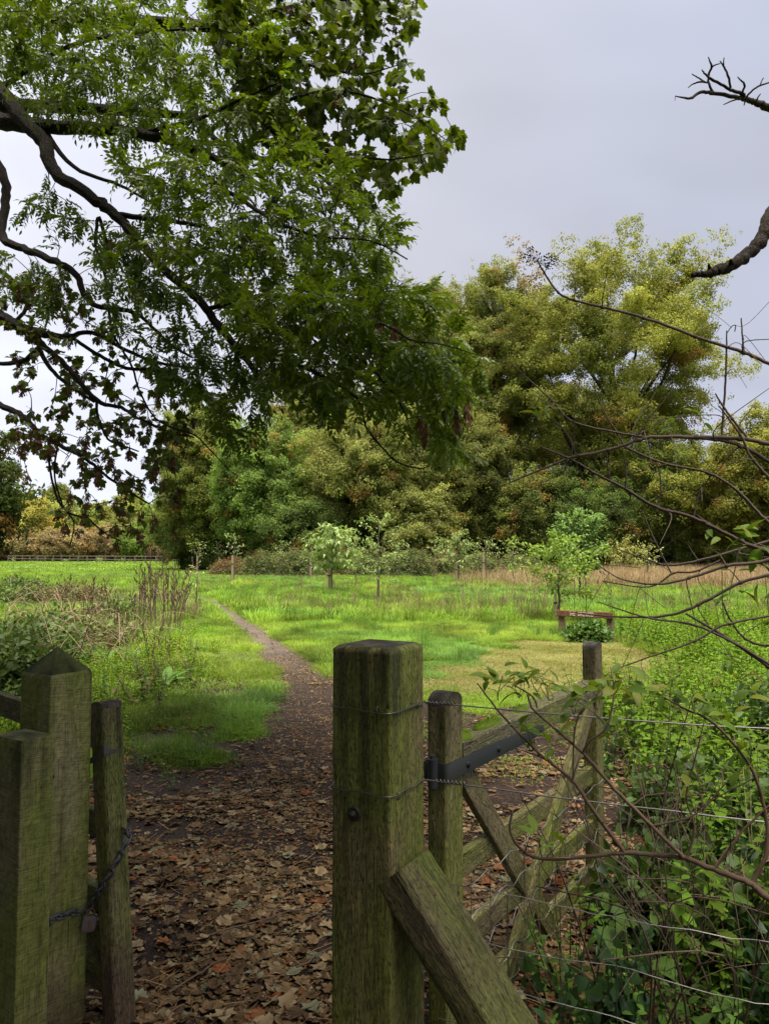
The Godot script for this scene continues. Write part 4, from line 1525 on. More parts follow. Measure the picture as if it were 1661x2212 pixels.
func build_left_side() -> void:
	var bx := Basis(Vector3.UP, POST_TURN)
	var corner := at(110, 1460, 2.5)
	var mid := Vector3(corner.x, 0, corner.z) - bx * Vector3(0.083, 0, 0.083)
	var o := thing("gate_post", "tall square mossy gate post with pyramid top left of the path", "post", mid)
	var mb := MB.new()
	mb.timber(Transform3D(bx, Vector3(0, -0.1, 0)), corner.y + 0.1, 0.166, 0.166, 0.006, 0.010, 0.0012, wob, dye(61.0, Color(0.33, 0.285, 0.155), Color(0.225, 0.245, 0.06), 0.75, Color(0.10, 0.115, 0.03), 1.0), 0.004, "pyramid")
	put("post", mb.mesh(M.sawn), o)
	mb = MB.new()
	var kn := mid + bx * Vector3(0.084, 0, 0.068) + Vector3(0, at(113, 1681, 2.5).y, 0) - mid
	mb.tube([kn, kn + bx * Vector3(0.002, 0, 0)], [0.008, 0.004], 10, Color(0.03, 0.025, 0.02))
	put("knot", mb.mesh(M.plain), o)
	# shorter post in front
	var c2 := at(48, 1602, 2.28)
	var m2 := Vector3(c2.x, 0, c2.z) - bx * Vector3(0.075, 0, 0.055)
	var o2 := thing("fence_post", "shorter flat topped green stained post in front of the pyramid topped post", "post", m2)
	mb = MB.new()
	mb.timber(Transform3D(bx, Vector3(0, -0.1, 0)), c2.y + 0.1, 0.15, 0.11, 0.004, 0.010, 0.001, wob, dye(77.0, Color(0.23, 0.19, 0.115), Color(0.20, 0.22, 0.052), 0.75, Color(0.13, 0.135, 0.045), 0.6), 0.003)
	put("post", mb.mesh(M.sawn), o2)
	# left leaf of the gate, leaning, chained to the post
	var base := at(259, 2235, 2.58)
	base.y = 0.02
	var head := at(229, 1530, 2.72)
	var gl := thing("wooden_gate", "leaning wooden gate leaf chained to the pyramid topped post", "gate")
	var wood := Color(0.175, 0.14, 0.078)
	var algae := Color(0.17, 0.185, 0.045)
	mb = MB.new()
	bar(mb, base, head, 0.072, 0.088, bx * Vector3(0, 0, 1), 0.01, 0.011, 0.005, dye(83.0, wood, algae, 0.35, Color(0.10, 0.075, 0.06), 1.0), "round")
	put("stile", mb.mesh(M.grain), gl)
	var back := Vector3(-0.80, 0, -0.60)
	for h in [0.93, 0.62, 0.36, 0.11]:
		var a := base.lerp(head, h / head.y)
		mb = MB.new()
		bar(mb, a + Vector3(0, 0, -0.01), a + back * 1.5 + Vector3(0, 0.06, 0), 0.09, 0.04, bx * Vector3(0, 0, 1), 0.006, 0.02, 0.002, dye(90.0 + h * 30.0, wood, algae, 0.6, wood))
		put("rail", mb.mesh(M.grain), gl)
	mb = MB.new()
	bar(mb, base + Vector3(-0.01, 0.1, -0.04), base.lerp(head, 0.6) + back * 0.95 + Vector3(0, 0.12, -0.04), 0.08, 0.03, bx * Vector3(0, 0, 1), 0.006, 0.02, 0.002, dye(96.0, wood, algae, 0.5, wood))
	put("brace", mb.mesh(M.grain), gl)
	mb = MB.new()
	bar(mb, base + Vector3(-0.01, 0.3, -0.045), base + back * 0.7 + Vector3(0, 0.02, -0.045), 0.07, 0.03, bx * Vector3(0, 0, 1), 0.006, 0.02, 0.002, dye(99.0, wood, algae, 0.3, wood))
	put("brace", mb.mesh(M.grain), gl)
	# latch
	var iron := Color(0.12, 0.115, 0.11)
	mb = MB.new()
	var l0 := at(188, 1648, 2.68)
	var l1 := at(226, 1629, 2.62)
	var l2 := at(251, 1622, 2.64)
	for seg in [[l0, l1, 0.018], [l1, l2, 0.014]]:
		var y: Vector3 = (seg[1] - seg[0]).normalized()
		var x := y.cross(Vector3.UP).normalized()
		mb.box(Transform3D(Basis(x, y, x.cross(y)), (seg[0] + seg[1]) * 0.5), Vector3(0.007, (seg[1] - seg[0]).length() + 0.004, seg[2]), iron)
	var t0 := at(228, 1618, 2.615)
	mb.box(Transform3D(bx, t0), Vector3(0.012, 0.03, 0.02), iron * 1.1)
	put("latch", mb.mesh(M.iron), gl)
	# chain
	var ch := thing("chain", "dark steel chain looped round the gate leaf and the pyramid topped post", "chain")
	var ctrl := [at(100, 1999, 2.475), at(115, 1986, 2.478), at(150, 1974, 2.535), at(186, 1966, 2.605), at(205, 1940, 2.60), at(222, 1912, 2.56), at(240, 1882, 2.545), at(256, 1855, 2.55), at(269, 1828, 2.56), at(277, 1803, 2.60), at(266, 1790, 2.68), at(235, 1794, 2.74), at(195, 1806, 2.76)]
	var run := smooth(ctrl, 10)
	var acc := 0.0
	var next := 0.0
	var links := 0
	var lk := MB.new()
	var ring := []
	for k in 20:
		var a := TAU * k / 20.0
		ring.append(Vector3(cos(a) * 0.0105, sin(a) * 0.0105 + (0.0095 if sin(a) > 0 else -0.0095), 0))
	lk.tube(ring, [0.0042], 6, Color(0.10, 0.095, 0.10), true)
	var link_mesh := lk.mesh(M.iron)
	for k in run.size() - 1:
		var d: float = (run[k + 1] - run[k]).length()
		while next <= acc + d:
			var p: Vector3 = run[k].lerp(run[k + 1], (next - acc) / d)
			var y: Vector3 = (run[k + 1] - run[k]).normalized()
			var x := y.cross(Vector3(0.5, 0.25, 0.8)).normalized()
			var z := x.cross(y)
			var tw := PI / 4 + (PI / 2 if links % 2 else 0.0) + rnd(-0.2, 0.2)
			put("link", link_mesh, ch, Transform3D(Basis(x * cos(tw) + z * sin(tw), y, z * cos(tw) - x * sin(tw)), p))
			links += 1
			next += 0.0305
		acc += d
	# padlock
	var pl := thing("padlock", "flat rusty padlock hanging from the chain at the pyramid topped post", "padlock", at(192, 1995, 2.60))
	mb = MB.new()
	var outline := []
	for k in 24:
		var a := TAU * k / 24.0
		outline.append(Vector2(cos(a), sin(a)).sign() * Vector2(pow(absf(cos(a)), 0.45), pow(absf(sin(a)), 0.45)) * Vector2(0.024, 0.027))
	var zz := bx * Vector3(0.9, 0, 0.45)
	zz = zz.normalized()
	var xx := Vector3.UP.cross(zz)
	var fr := Basis(xx, Vector3.UP, zz) * Basis(Vector3.BACK, -0.18)
	for side in [[0.009, 0.9], [0.007, 1.0], [-0.007, 1.0], [-0.009, 0.9]]:
		for p in outline:
			mb.vert(fr * Vector3(p.x * side[1], p.y * side[1], side[0]), Vector2.ZERO, Color(0.17, 0.14, 0.12))
	for s in 3:
		for k in 24:
			mb.quad(s * 24 + k, s * 24 + 24 + k, s * 24 + 24 + (k + 1) % 24, s * 24 + (k + 1) % 24)
	var ca := mb.vert(fr * Vector3(0, 0, 0.009), Vector2.ZERO, Color(0.18, 0.15, 0.13))
	var cb := mb.vert(fr * Vector3(0, 0, -0.009), Vector2.ZERO, Color(0.18, 0.15, 0.13))
	for k in 24:
		mb.tri(ca, k, (k + 1) % 24)
		mb.tri(cb, 72 + (k + 1) % 24, 72 + k)
	put("body", mb.mesh(M.iron), pl)
	mb = MB.new()
	var sh := []
	for k in 11:
		var a := PI * k / 10.0
		sh.append(fr * Vector3(cos(a) * 0.014, 0.024 + sin(a) * 0.024, 0))
	mb.tube(sh, [0.0036], 7, Color(0.2, 0.1, 0.06))
	put("shackle", mb.mesh(M.iron), pl)
	mb = MB.new()
	mb.box(Transform3D(fr * Basis(Vector3.BACK, 0.3), fr * Vector3(0.002, 0.0, 0.0105)), Vector3(0.008, 0.03, 0.003), Color(0.2, 0.11, 0.07))
	put("keyhole_cover", mb.mesh(M.iron), pl)


# ---------- the branches that hang over the gateway ----------

var reach := 1.0


func atc(px: float, py: float, d: float) -> Vector3:
	return at(px, py, d * reach)


func limb_points(row: Array) -> Array:   # [px, py, depth, width in px] -> [points, radii]
	var ctrl := []
	var rr := []
	for r in row:
		ctrl.append(atc(r[0], r[1], r[2]))
		rr.append(r[3] * 0.5 / 1598.0 * r[2] * reach)
	var pts := smooth(ctrl, 6)
	var rad := []
	for k in pts.size():
		var f := float(k) / (pts.size() - 1) * (rr.size() - 1)
		var i := mini(int(f), rr.size() - 2)
		rad.append(lerpf(rr[i], rr[i + 1], f - i))
	for k in range(1, pts.size() - 1):
		var e := rr[mini(k / 6, rr.size() - 1)] as float
		pts[k] += Vector3(wob.get_noise_2d(k * 31.0, 5.0), wob.get_noise_2d(k * 31.0, 55.0), wob.get_noise_2d(k * 31.0, 105.0)) * minf(0.03, e * 0.6)
	return [pts, rad]


func area_points(poly: Array, count: int, d0: float, d1: float, gaps := 0.0) -> Array:
	var pv := PackedVector2Array()
	var lo := Vector2(1e9, 1e9)
	var hi := Vector2(-1e9, -1e9)
	for p in poly:
		var q := Vector2(p[0], p[1])
		pv.append(q)
		lo = lo.min(q)
		hi = hi.max(q)
	var out := []
	var tries := 0
	while out.size() < count and tries < count * 40:
		tries += 1
		var q := Vector2(rnd(lo.x, hi.x), rnd(lo.y, hi.y))
		var jit := Vector2(wob.get_noise_2d(q.x * 0.5, q.y * 0.5), wob.get_noise_2d(q.x * 0.5 + 400.0, q.y * 0.5)) * 34.0
		if not Geometry2D.is_point_in_polygon(q + jit, pv):
			continue
		if gaps > 0.0 and patch.get_noise_2d(q.x * 0.33 + 70.0, q.y * 0.33) < gaps - 0.5:
			continue
		out.append(atc(q.x, q.y, rnd(d0, d1)))
	return out


func branch_out(skel: PackedVector3Array, targets: Array, wood: MB, bark_col: Color, leaf_run: float, thick: float, sag: float, on_leaf: Callable) -> void:
	# nearest first, each new twig being a place the next may start from
	var far := []
	for t in targets:
		var best := 1e9
		for p in skel:
			best = minf(best, p.distance_squared_to(t))
		far.append([best, t])
	far.sort_custom(func(a, b): return a[0] < b[0])
	for f in far:
		var t: Vector3 = f[1]
		var best := 1e9
		var s := Vector3.ZERO
		for p in skel:
			var d := p.distance_squared_to(t)
			if d < best:
				best = d
				s = p
		var len := sqrt(best)
		if len < 0.03:
			continue
		var mid := s.lerp(t, 0.5) + Vector3(rnd(-1, 1), rnd(-0.4, 1.0), rnd(-1, 1)) * len * 0.14
		var pts := smooth([s, mid, t + Vector3(0, -sag * len, 0)], 4)
		var r := minf(thick, 0.0034 + 0.0045 * len)
		wood.tube(pts, taper(pts.size(), r, 0.0024), 4, bark_col)
		for k in range(2, pts.size() - 1):
			skel.append(pts[k])
		on_leaf.call(pts, minf(leaf_run, len))


func add_foliage(o: Node3D, called: String, meshes: Array, where: Array, tint: Array, singles: int) -> void:
	# the ones that show largest are leaves of their own, the others one mass
	var order := []
	for k in where.size():
		var p: Vector3 = where[k].origin
		if singles > 0 and near_frame(p, -0.01):
			order.append([p.distance_to(Vector3(0, EYE, 0)) / where[k].basis.x.length(), k])
	order.sort_custom(func(a, b): return a[0] < b[0])
	var own := {}
	var tinted := []
	for m in meshes:
		var row := []
		for v in 4:
			var mb := MB.new()
			var arr: Array = m.surface_get_arrays(0)
			mb.v = arr[Mesh.ARRAY_VERTEX]
			mb.uv = arr[Mesh.ARRAY_TEX_UV]
			mb.ix = arr[Mesh.ARRAY_INDEX]
			var cc: PackedColorArray = arr[Mesh.ARRAY_COLOR]
			var col: Color = tint[(v * 37 + 11) % tint.size()]
			for c in cc:
				mb.c.append(Color(c.r * col.r, c.g * col.g, c.b * col.b))
			row.append(mb.mesh(m.surface_get_material(0)))
		tinted.append(row)
	for k in mini(singles, order.size()):
		own[order[k][1]] = true
		put(called, tinted[k % meshes.size()][(k / 3) % 4], o, where[order[k][1]])
	for j in meshes.size():
		var w := []
		var t := []
		for i in range(j, where.size(), meshes.size()):
			if not own.has(i):
				w.append(where[i])
				t.append(tint[i])
		swarm("foliage", meshes[j], w, t, o, true)


func build_ash() -> void:
	var o := thing("ash_tree", "ash tree whose dark limbs and feathery leaves hang over the gateway from the left", "tree", Vector3(-6.6, 0, -6.4))
	reach = 0.84
	var root := o.position
	var rows := [
		[[-60, 258, 8.6, 44], [0, 262, 8.4, 38], [90, 272, 8.2, 32], [200, 278, 8.0, 28], [300, 287, 7.8, 24], [390, 312, 7.6, 19], [480, 350, 7.4, 15], [560, 400, 7.2, 10], [620, 470, 7.0, 7]],
		[[-50, 150, 8.8, 30], [0, 190, 8.5, 30], [45, 250, 8.2, 34], [95, 310, 8.0, 32], [118, 370, 7.8, 28], [200, 425, 7.6, 25], [250, 465, 7.5, 23], [300, 522, 7.3, 21], [352, 577, 7.1, 20], [402, 622, 6.9, 19], [445, 668, 6.8, 18], [500, 738, 6.6, 16], [540, 786, 6.5, 13], [562, 826, 6.4, 10]],
		[[-40, 300, 9.4, 20], [5, 370, 9.0, 20], [14, 433, 8.8, 19], [4, 510, 8.6, 19], [52, 537, 8.4, 17], [100, 555, 8.2, 16], [160, 588, 8.0, 15], [184, 640, 7.9, 13], [212, 662, 7.8, 11], [276, 671, 7.6, 10], [312, 690, 7.5, 8], [366, 742, 7.4, 7], [416, 772, 7.3, 5]],
		[[500, 738, 6.6, 12], [560, 765, 6.4, 11], [626, 782, 6.2, 9], [700, 815, 6.0, 7], [772, 862, 5.9, 6], [790, 920, 5.8, 5], [824, 965, 5.7, 4], [860, 999, 5.7, 4], [908, 1012, 5.6, 3], [934, 1002, 5.6, 2]],
		[[445, 668, 6.8, 11], [560, 640, 6.5, 10], [648, 650, 6.2, 9], [695, 696, 6.0, 8], [748, 750, 5.8, 7], [796, 790, 5.6, 6], [850, 850, 5.5, 5], [880, 905, 5.4, 3]],
		[[648, 650, 6.2, 7], [720, 672, 5.9, 6], [790, 684, 5.7, 6], [850, 712, 5.5, 5], [890, 735, 5.4, 4], [960, 745, 5.2, 3], [1040, 770, 5.1, 2]],
		[[240, 460, 7.5, 14], [300, 470, 7.4, 12], [390, 480, 7.2, 10], [470, 500, 7.0, 8], [560, 560, 6.7, 6], [650, 600, 6.4, 5], [760, 570, 6.2, 3]],
		[[390, 312, 7.6, 13], [440, 380, 7.3, 12], [520, 430, 7.0, 10], [600, 480, 6.7, 8], [690, 510, 6.5, 6], [800, 520, 6.2, 4], [880, 560, 6.0, 3]],
		[[300, 287, 7.8, 10], [420, 260, 7.5, 8], [520, 215, 7.2, 6], [600, 180, 7.0, 3]],
		[[0, 190, 8.5, 12], [150, 100, 8.2, 9], [300, 70, 7.8, 7], [470, 60, 7.5, 4]],
		[[240, 560, 7.6, 8], [215, 470, 7.55, 8], [208, 530, 7.5, 7], [228, 600, 7.4, 6], [240, 707, 7.3, 6], [256, 742, 7.2, 5], [284, 788, 7.1, 5], [302, 845, 7.0, 4], [332, 898, 6.9, 4], [368, 922, 6.8, 4], [420, 940, 6.7, 3], [445, 962, 6.7, 3], [494, 1014, 6.6, 2]],
		[[90, 272, 8.2, 14], [160, 360, 8.0, 9], [260, 400, 7.8, 7], [330, 440, 7.6, 4]],
	]
	var bark_col := Color(0.075, 0.066, 0.052)
	var skel := PackedVector3Array()
	for row in rows:
		var pr := limb_points(row)
		for k in pr[0].size():
			if k > 4:
				skel.append(pr[0][k])
		var mb := MB.new()
		var local := []
		for p in pr[0]:
			local.append(p - root)
		mb.tube(local, pr[1], 9, bark_col)
		put("limb", mb.mesh(M.bark), o)
	# trunk and its limbs, out of sight to the left
	var tm := MB.new()
	tm.tube(smooth([Vector3(0, -0.2, 0), Vector3(0.1, 2.0, -0.1), Vector3(0.3, 4.5, -0.3), Vector3(0.2, 7.5, 0.2), Vector3(0.6, 11.0, 0.8)], 5), taper(21, 0.36, 0.1), 12, bark_col)
	for row in [rows[0], rows[1], rows[2]]:
		var e := atc(row[0][0], row[0][1], row[0][2]) - root
		tm.tube(smooth([Vector3(0.2, maxf(2.6, e.y - 1.4), -0.2), e.lerp(Vector3(0.3, e.y - 1.0, -0.2), 0.5), e], 6), taper(13, 0.17, row[0][3] * 0.5 / 1598.0 * row[0][2]), 9, bark_col)
	put("trunk", tm.mesh(M.bark), o)
	# leafy twigs
	var where := []
	var tint := []
	var leafy := func(pts: Array, run: float) -> void:
		var n := 8 if run > 0.25 else 5
		for k in n:
			var t := 1.0 - 0.75 * float(k) / n * minf(1.0, 0.55 / maxf(run, 0.2))
			var f := clampf(t, 0, 1) * (pts.size() - 1)
			var i := mini(int(f), pts.size() - 2)
			var p: Vector3 = pts[i].lerp(pts[i + 1], f - i)
			var dir: Vector3 = (pts[i + 1] - pts[i]).normalized() * 0.7 + ball() * 0.8 + Vector3(0.18, -0.22, 0.1)
			var up := Vector3(rnd(-0.5, 0.5), 1.0, rnd(-0.5, 0.5))
			where.append(Transform3D(facing(dir, up, rnd(0.7, 1.08)), p - root))
			tint.append(Color(0.095, 0.16, 0.009).lerp(Color(0.15, 0.21, 0.012), rng.randf()) * rnd(0.75, 1.2))
	var wood := MB.new()
	var spots := []
	spots += area_points([[-90, -140], [480, -140], [650, 120], [640, 300], [480, 335], [300, 300], [100, 235], [-80, 150]], 540, 6.6, 9.8, 0.3)
	spots += area_points([[230, 330], [640, 290], [750, 380], [830, 440], [860, 560], [840, 650], [800, 700], [640, 700], [470, 650], [330, 500]], 350, 5.9, 8.4, 0.24)
	spots += area_points([[480, 640], [840, 620], [940, 640], [965, 700], [1060, 800], [985, 835], [955, 890], [1000, 955], [975, 980], [920, 935], [865, 880], [700, 862], [560, 830]], 290, 5.1, 7.0, 0.12)
	spots += area_points([[230, 480], [340, 560], [450, 680], [510, 760], [560, 840], [470, 870], [380, 835], [260, 720], [175, 620], [190, 560]], 120, 6.6, 8.2, 0.25)
	spots += area_points([[20, 400], [130, 410], [210, 440], [330, 520], [240, 560], [150, 560], [60, 500]], 16, 7.4, 8.6)
	spots += area_points([[0, 530], [120, 560], [190, 620], [160, 690], [60, 640], [0, 600]], 26, 7.6, 8.8)
	spots += area_points([[440, 860], [560, 850], [600, 900], [500, 960], [440, 930]], 16, 6.2, 6.9)
	branch_out(skel, spots, wood, bark_col * 0.9, 0.5, 0.011, 0.06, leafy)
	for k in wood.v.size():
		wood.v[k] -= root
	put("twigs", wood.mesh(M.plain), o)
	add_foliage(o, "leaf", LF.ash, where, tint, 300)
	# the keys hang in brown bunches
	for b in [[905, 895, 5.4], [920, 920, 5.4], [868, 780, 5.6], [852, 700, 5.7], [735, 885, 5.9], [985, 890, 5.2], [820, 690, 5.8], [380, 700, 7.2], [560, 640, 6.6], [1010, 870, 5.1], [240, 520, 7.4]]:
		put("key_bunch", LF.keys[0], o, Transform3D(Basis(Vector3.UP, rnd(0, TAU)).scaled(Vector3(0.75, 1.35, 0.75)), atc(b[0], b[1], b[2]) - root))
	# unseen leaf sprays added overhead to shade the ground round the gate
	var up_w := [[], []]
	var up_t := [[], []]
	for k in OVERHEAD_SHADE:
		var p := Vector3(rnd(-8.5, 4.5), rnd(4.4, 9.5), rnd(-4.2, 5.0))
		var s := seen_at(p)
		var edge := 0.08 + 0.9 / p.distance_to(Vector3(0, EYE, 0))
		if s.x > -edge and s.x < 1.0 + edge and s.y > -edge and s.y < 1.3:
			continue
		if p.distance_to(Vector3(0, EYE, 0)) < 3.4 or (p.z < -2.5 and p.x < -4.5):
			continue
		if p.x > 0.7 - 0.15 * p.z or p.y > 9.5 - 0.12 * (p.x + 6.6) * (p.x + 6.6) * 0.3:
			continue
		up_w[k % 2].append(Transform3D(Basis.from_euler(Vector3(rnd(-0.5, 0.5), rnd(0, TAU), rnd(-0.5, 0.5))).scaled(Vector3.ONE * rnd(1.2, 1.9)), p - root))
		up_t[k % 2].append(Color(0.07, 0.14, 0.02) * rnd(0.8, 1.2))
	for j in 2:
		swarm("foliage", LF.spray[j], up_w[j], up_t[j], o, true)


func build_sycamore() -> void:
	var o := thing("sycamore_tree", "sycamore with broad lobed leaves and brown key bunches behind and below the ash branches", "tree", Vector3(-7.3, 0, -8.2))
	reach = 0.84
	var root := o.position
	var rows := [
		[[-60, 660, 8.8, 26], [0, 681, 8.5, 24], [35, 701, 8.4, 22], [80, 718, 8.3, 19], [142, 727, 8.1, 13], [200, 718, 8.0, 9], [266, 753, 7.9, 8], [333, 781, 7.8, 7], [400, 793, 7.7, 6], [486, 799, 7.6, 5]],
		[[80, 718, 8.3, 14], [92, 744, 8.25, 14], [143, 789, 8.1, 12], [208, 864, 7.9, 10], [262, 880, 7.8, 8], [292, 899, 7.7, 6], [360, 930, 7.6, 5], [420, 945, 7.5, 3]],
		[[82, 752, 8.25, 11], [118, 805, 8.1, 9], [160, 839, 8.0, 8], [204, 868, 7.9, 6]],
		[[82, 752, 8.25, 12], [52, 780, 8.3, 11], [-10, 786, 8.4, 9]],
		[[160, 732, 8.1, 8], [216, 768, 8.0, 8], [274, 795, 7.9, 8], [334, 799, 7.8, 6], [400, 820, 7.7, 4]],
		[[208, 864, 7.9, 7], [214, 906, 7.8, 6], [234, 948, 7.7, 5], [260, 960, 7.65, 4], [300, 975, 7.6, 3]],
		[[-40, 850, 8.4, 15], [0, 875, 8.2, 14], [50, 898, 8.1, 13], [84, 935, 7.9, 11], [128, 961, 7.8, 10], [186, 991, 7.7, 8], [234, 1031, 7.6, 6], [278, 1061, 7.5, 5], [322, 1088, 7.4, 3]],
		[[104, 948, 7.85, 6], [110, 1020, 7.7, 5], [126, 1080, 7.6, 5], [150, 1108, 7.55, 4], [188, 1121, 7.5, 4], [226, 1150, 7.5, 3], [262, 1170, 7.5, 2]],
		[[124, 962, 7.8, 5], [119, 1030, 7.7, 4], [136, 1090, 7.65, 4], [160, 1130, 7.6, 3], [152, 1180, 7.6, 2]],
		[[-30, 560, 9.0, 12], [60, 640, 8.6, 10], [30, 700, 8.5, 8]],
		[[520, 60, 8.6, 18], [515, 130, 8.4, 20], [530, 200, 8.2, 20], [562, 252, 8.0, 19], [602, 288, 7.8, 16], [645, 311, 7.6, 13], [695, 324, 7.5, 10], [762, 334, 7.3, 7], [840, 345, 7.1, 4], [930, 330, 7.0, 2]],
		[[515, 130, 8.4, 10], [580, 147, 8.2, 10], [642, 139, 8.0, 9], [692, 144, 7.8, 6], [780, 160, 7.6, 4], [860, 140, 7.4, 2]],
		[[420, 250, 8.4, 12], [475, 308, 8.2, 12], [545, 338, 8.0, 12], [595, 344, 7.9, 11], [630, 345, 7.8, 9], [670, 361, 7.7, 8], [710, 398, 7.5, 6], [730, 435, 7.4, 4]],
		[[562, 252, 8.0, 9], [640, 210, 7.8, 8], [720, 195, 7.6, 6], [800, 210, 7.4, 5], [890, 250, 7.2, 3], [960, 300, 7.0, 2]],
		[[515, 60, 8.6, 12], [600, 20, 8.3, 10], [700, 10, 8.0, 7], [800, -10, 7.8, 5], [880, 30, 7.6, 3]],
		[[760, -70, 8.0, 10], [752, 0, 7.9, 8], [760, 45, 7.8, 6], [800, 90, 7.6, 4]],
	]
	var bark_col := Color(0.07, 0.06, 0.052)
	var skel_low := PackedVector3Array()
	var skel_up := PackedVector3Array()
	for j in rows.size():
		var pr := limb_points(rows[j])
		for k in pr[0].size():
			if k > 3:
				if j < 10:
					skel_low.append(pr[0][k])
				else:
					skel_up.append(pr[0][k])
		var mb := MB.new()
		var local := []
		for p in pr[0]:
			local.append(p - root)
		mb.tube(local, pr[1], 8, bark_col)
		put("limb", mb.mesh(M.bark), o)
	var tm := MB.new()
	tm.tube(smooth([Vector3(0, -0.2, 0), Vector3(-0.1, 2.0, 0.1), Vector3(0.1, 5.0, 0.2), Vector3(0.5, 8.5, 0.4), Vector3(0.9, 12.5, 0.2)], 5), taper(21, 0.33, 0.08), 12, bark_col)
	for pair in [[rows[0][0], 3.0], [rows[6][0], 2.2], [rows[9][0], 4.0], [rows[10][0], 7.0], [rows[12][0], 6.0]]:
		var e := atc(pair[0][0], pair[0][1], pair[0][2]) - root
		tm.tube(smooth([Vector3(0.1, pair[1], 0.1), e.lerp(Vector3(0.1, pair[1] + 0.7, 0.1), 0.5), e], 6), taper(13, 0.13, pair[0][3] * 0.5 / 1598.0 * pair[0][2]), 8, bark_col)
	put("trunk", tm.mesh(M.bark), o)
	var where := []
	var tint := []
	var keys := []
	var dense := {"n": 5, "keys": 0.2, "size": 0.5}
	var leafy := func(pts: Array, run: float) -> void:
		for k in dense.n:
			var f := clampf(1.0 - 0.5 * float(k) / dense.n, 0, 1) * (pts.size() - 1)
			var i := mini(int(f), pts.size() - 2)
			var p: Vector3 = pts[i].lerp(pts[i + 1], f - i)
			var dir: Vector3 = (pts[i + 1] - pts[i]).normalized() * 0.5 + ball() * 0.8 + Vector3(0.1, -0.35, 0.1)
			where.append(Transform3D(facing(dir, Vector3(rnd(-0.7, 0.7), 1.0, rnd(-0.7, 0.7)), rnd(0.65, 1.2) * dense.size), p - root))
			tint.append(Color(0.085, 0.13, 0.009).lerp(Color(0.13, 0.165, 0.011), rng.randf()) * rnd(0.75, 1.15))
		if rng.randf() < dense.keys:
			keys.append(Transform3D(Basis(Vector3.UP, rnd(0, TAU)).scaled(Vector3.ONE * rnd(0.55, 0.9)), pts[-1] - root))
	var wood := MB.new()
	var low := area_points([[0, 570], [130, 600], [240, 700], [340, 780], [430, 860], [400, 1010], [370, 1080], [300, 1120], [200, 1060], [120, 1000], [60, 960], [0, 900]], 190, 7.2, 8.8)
	low += area_points([[220, 900], [420, 860], [400, 1040], [360, 1080], [250, 1040]], 22, 7.0, 8.0)
	dense.n = 5
	dense.keys = 0.85
	branch_out(skel_low, low, wood, bark_col, 0.4, 0.008, 0.1, leafy)
	# bare twiggy ends with keys below
	dense.n = 1
	dense.keys = 1.0
	branch_out(skel_low, area_points([[20, 900], [200, 960], [340, 1000], [400, 1070], [330, 1150], [220, 1170], [140, 1150]], 75, 7.2, 7.7), wood, bark_col, 0.3, 0.006, 0.1, leafy)
	dense.n = 6
	dense.size = 0.72
	dense.keys = 0.2
	var upper := area_points([[470, -80], [905, -80], [895, 20], [860, 90], [895, 150], [880, 205], [955, 215], [995, 310], [935, 370], [885, 352], [870, 400], [800, 440], [640, 340], [520, 260], [470, 100]], 380, 6.9, 8.6, 0.16)
	branch_out(skel_up, upper, wood, bark_col, 0.4, 0.009, 0.08, leafy)
	for k in wood.v.size():
		wood.v[k] -= root
	put("twigs", wood.mesh(M.plain), o)
	add_foliage(o, "leaf", LF.sycamore, where, tint, 300)
	var tinted := []
	for k in 2:
		var mb := MB.new()
		var arr: Array = LF.keys[k].surface_get_arrays(0)
		mb.v = arr[Mesh.ARRAY_VERTEX]
		mb.ix = arr[Mesh.ARRAY_INDEX]
		mb.uv = arr[Mesh.ARRAY_TEX_UV]
		for c in arr[Mesh.ARRAY_COLOR]:
			mb.c.append(Color(c.r * 0.2, c.g * 0.095, c.b * 0.06))
		tinted.append(mb.mesh(M.dry))
	LF.keys = tinted
	for k in mini(keys.size(), 300):
		put("key_bunch", tinted[k % 2], o, keys[k])


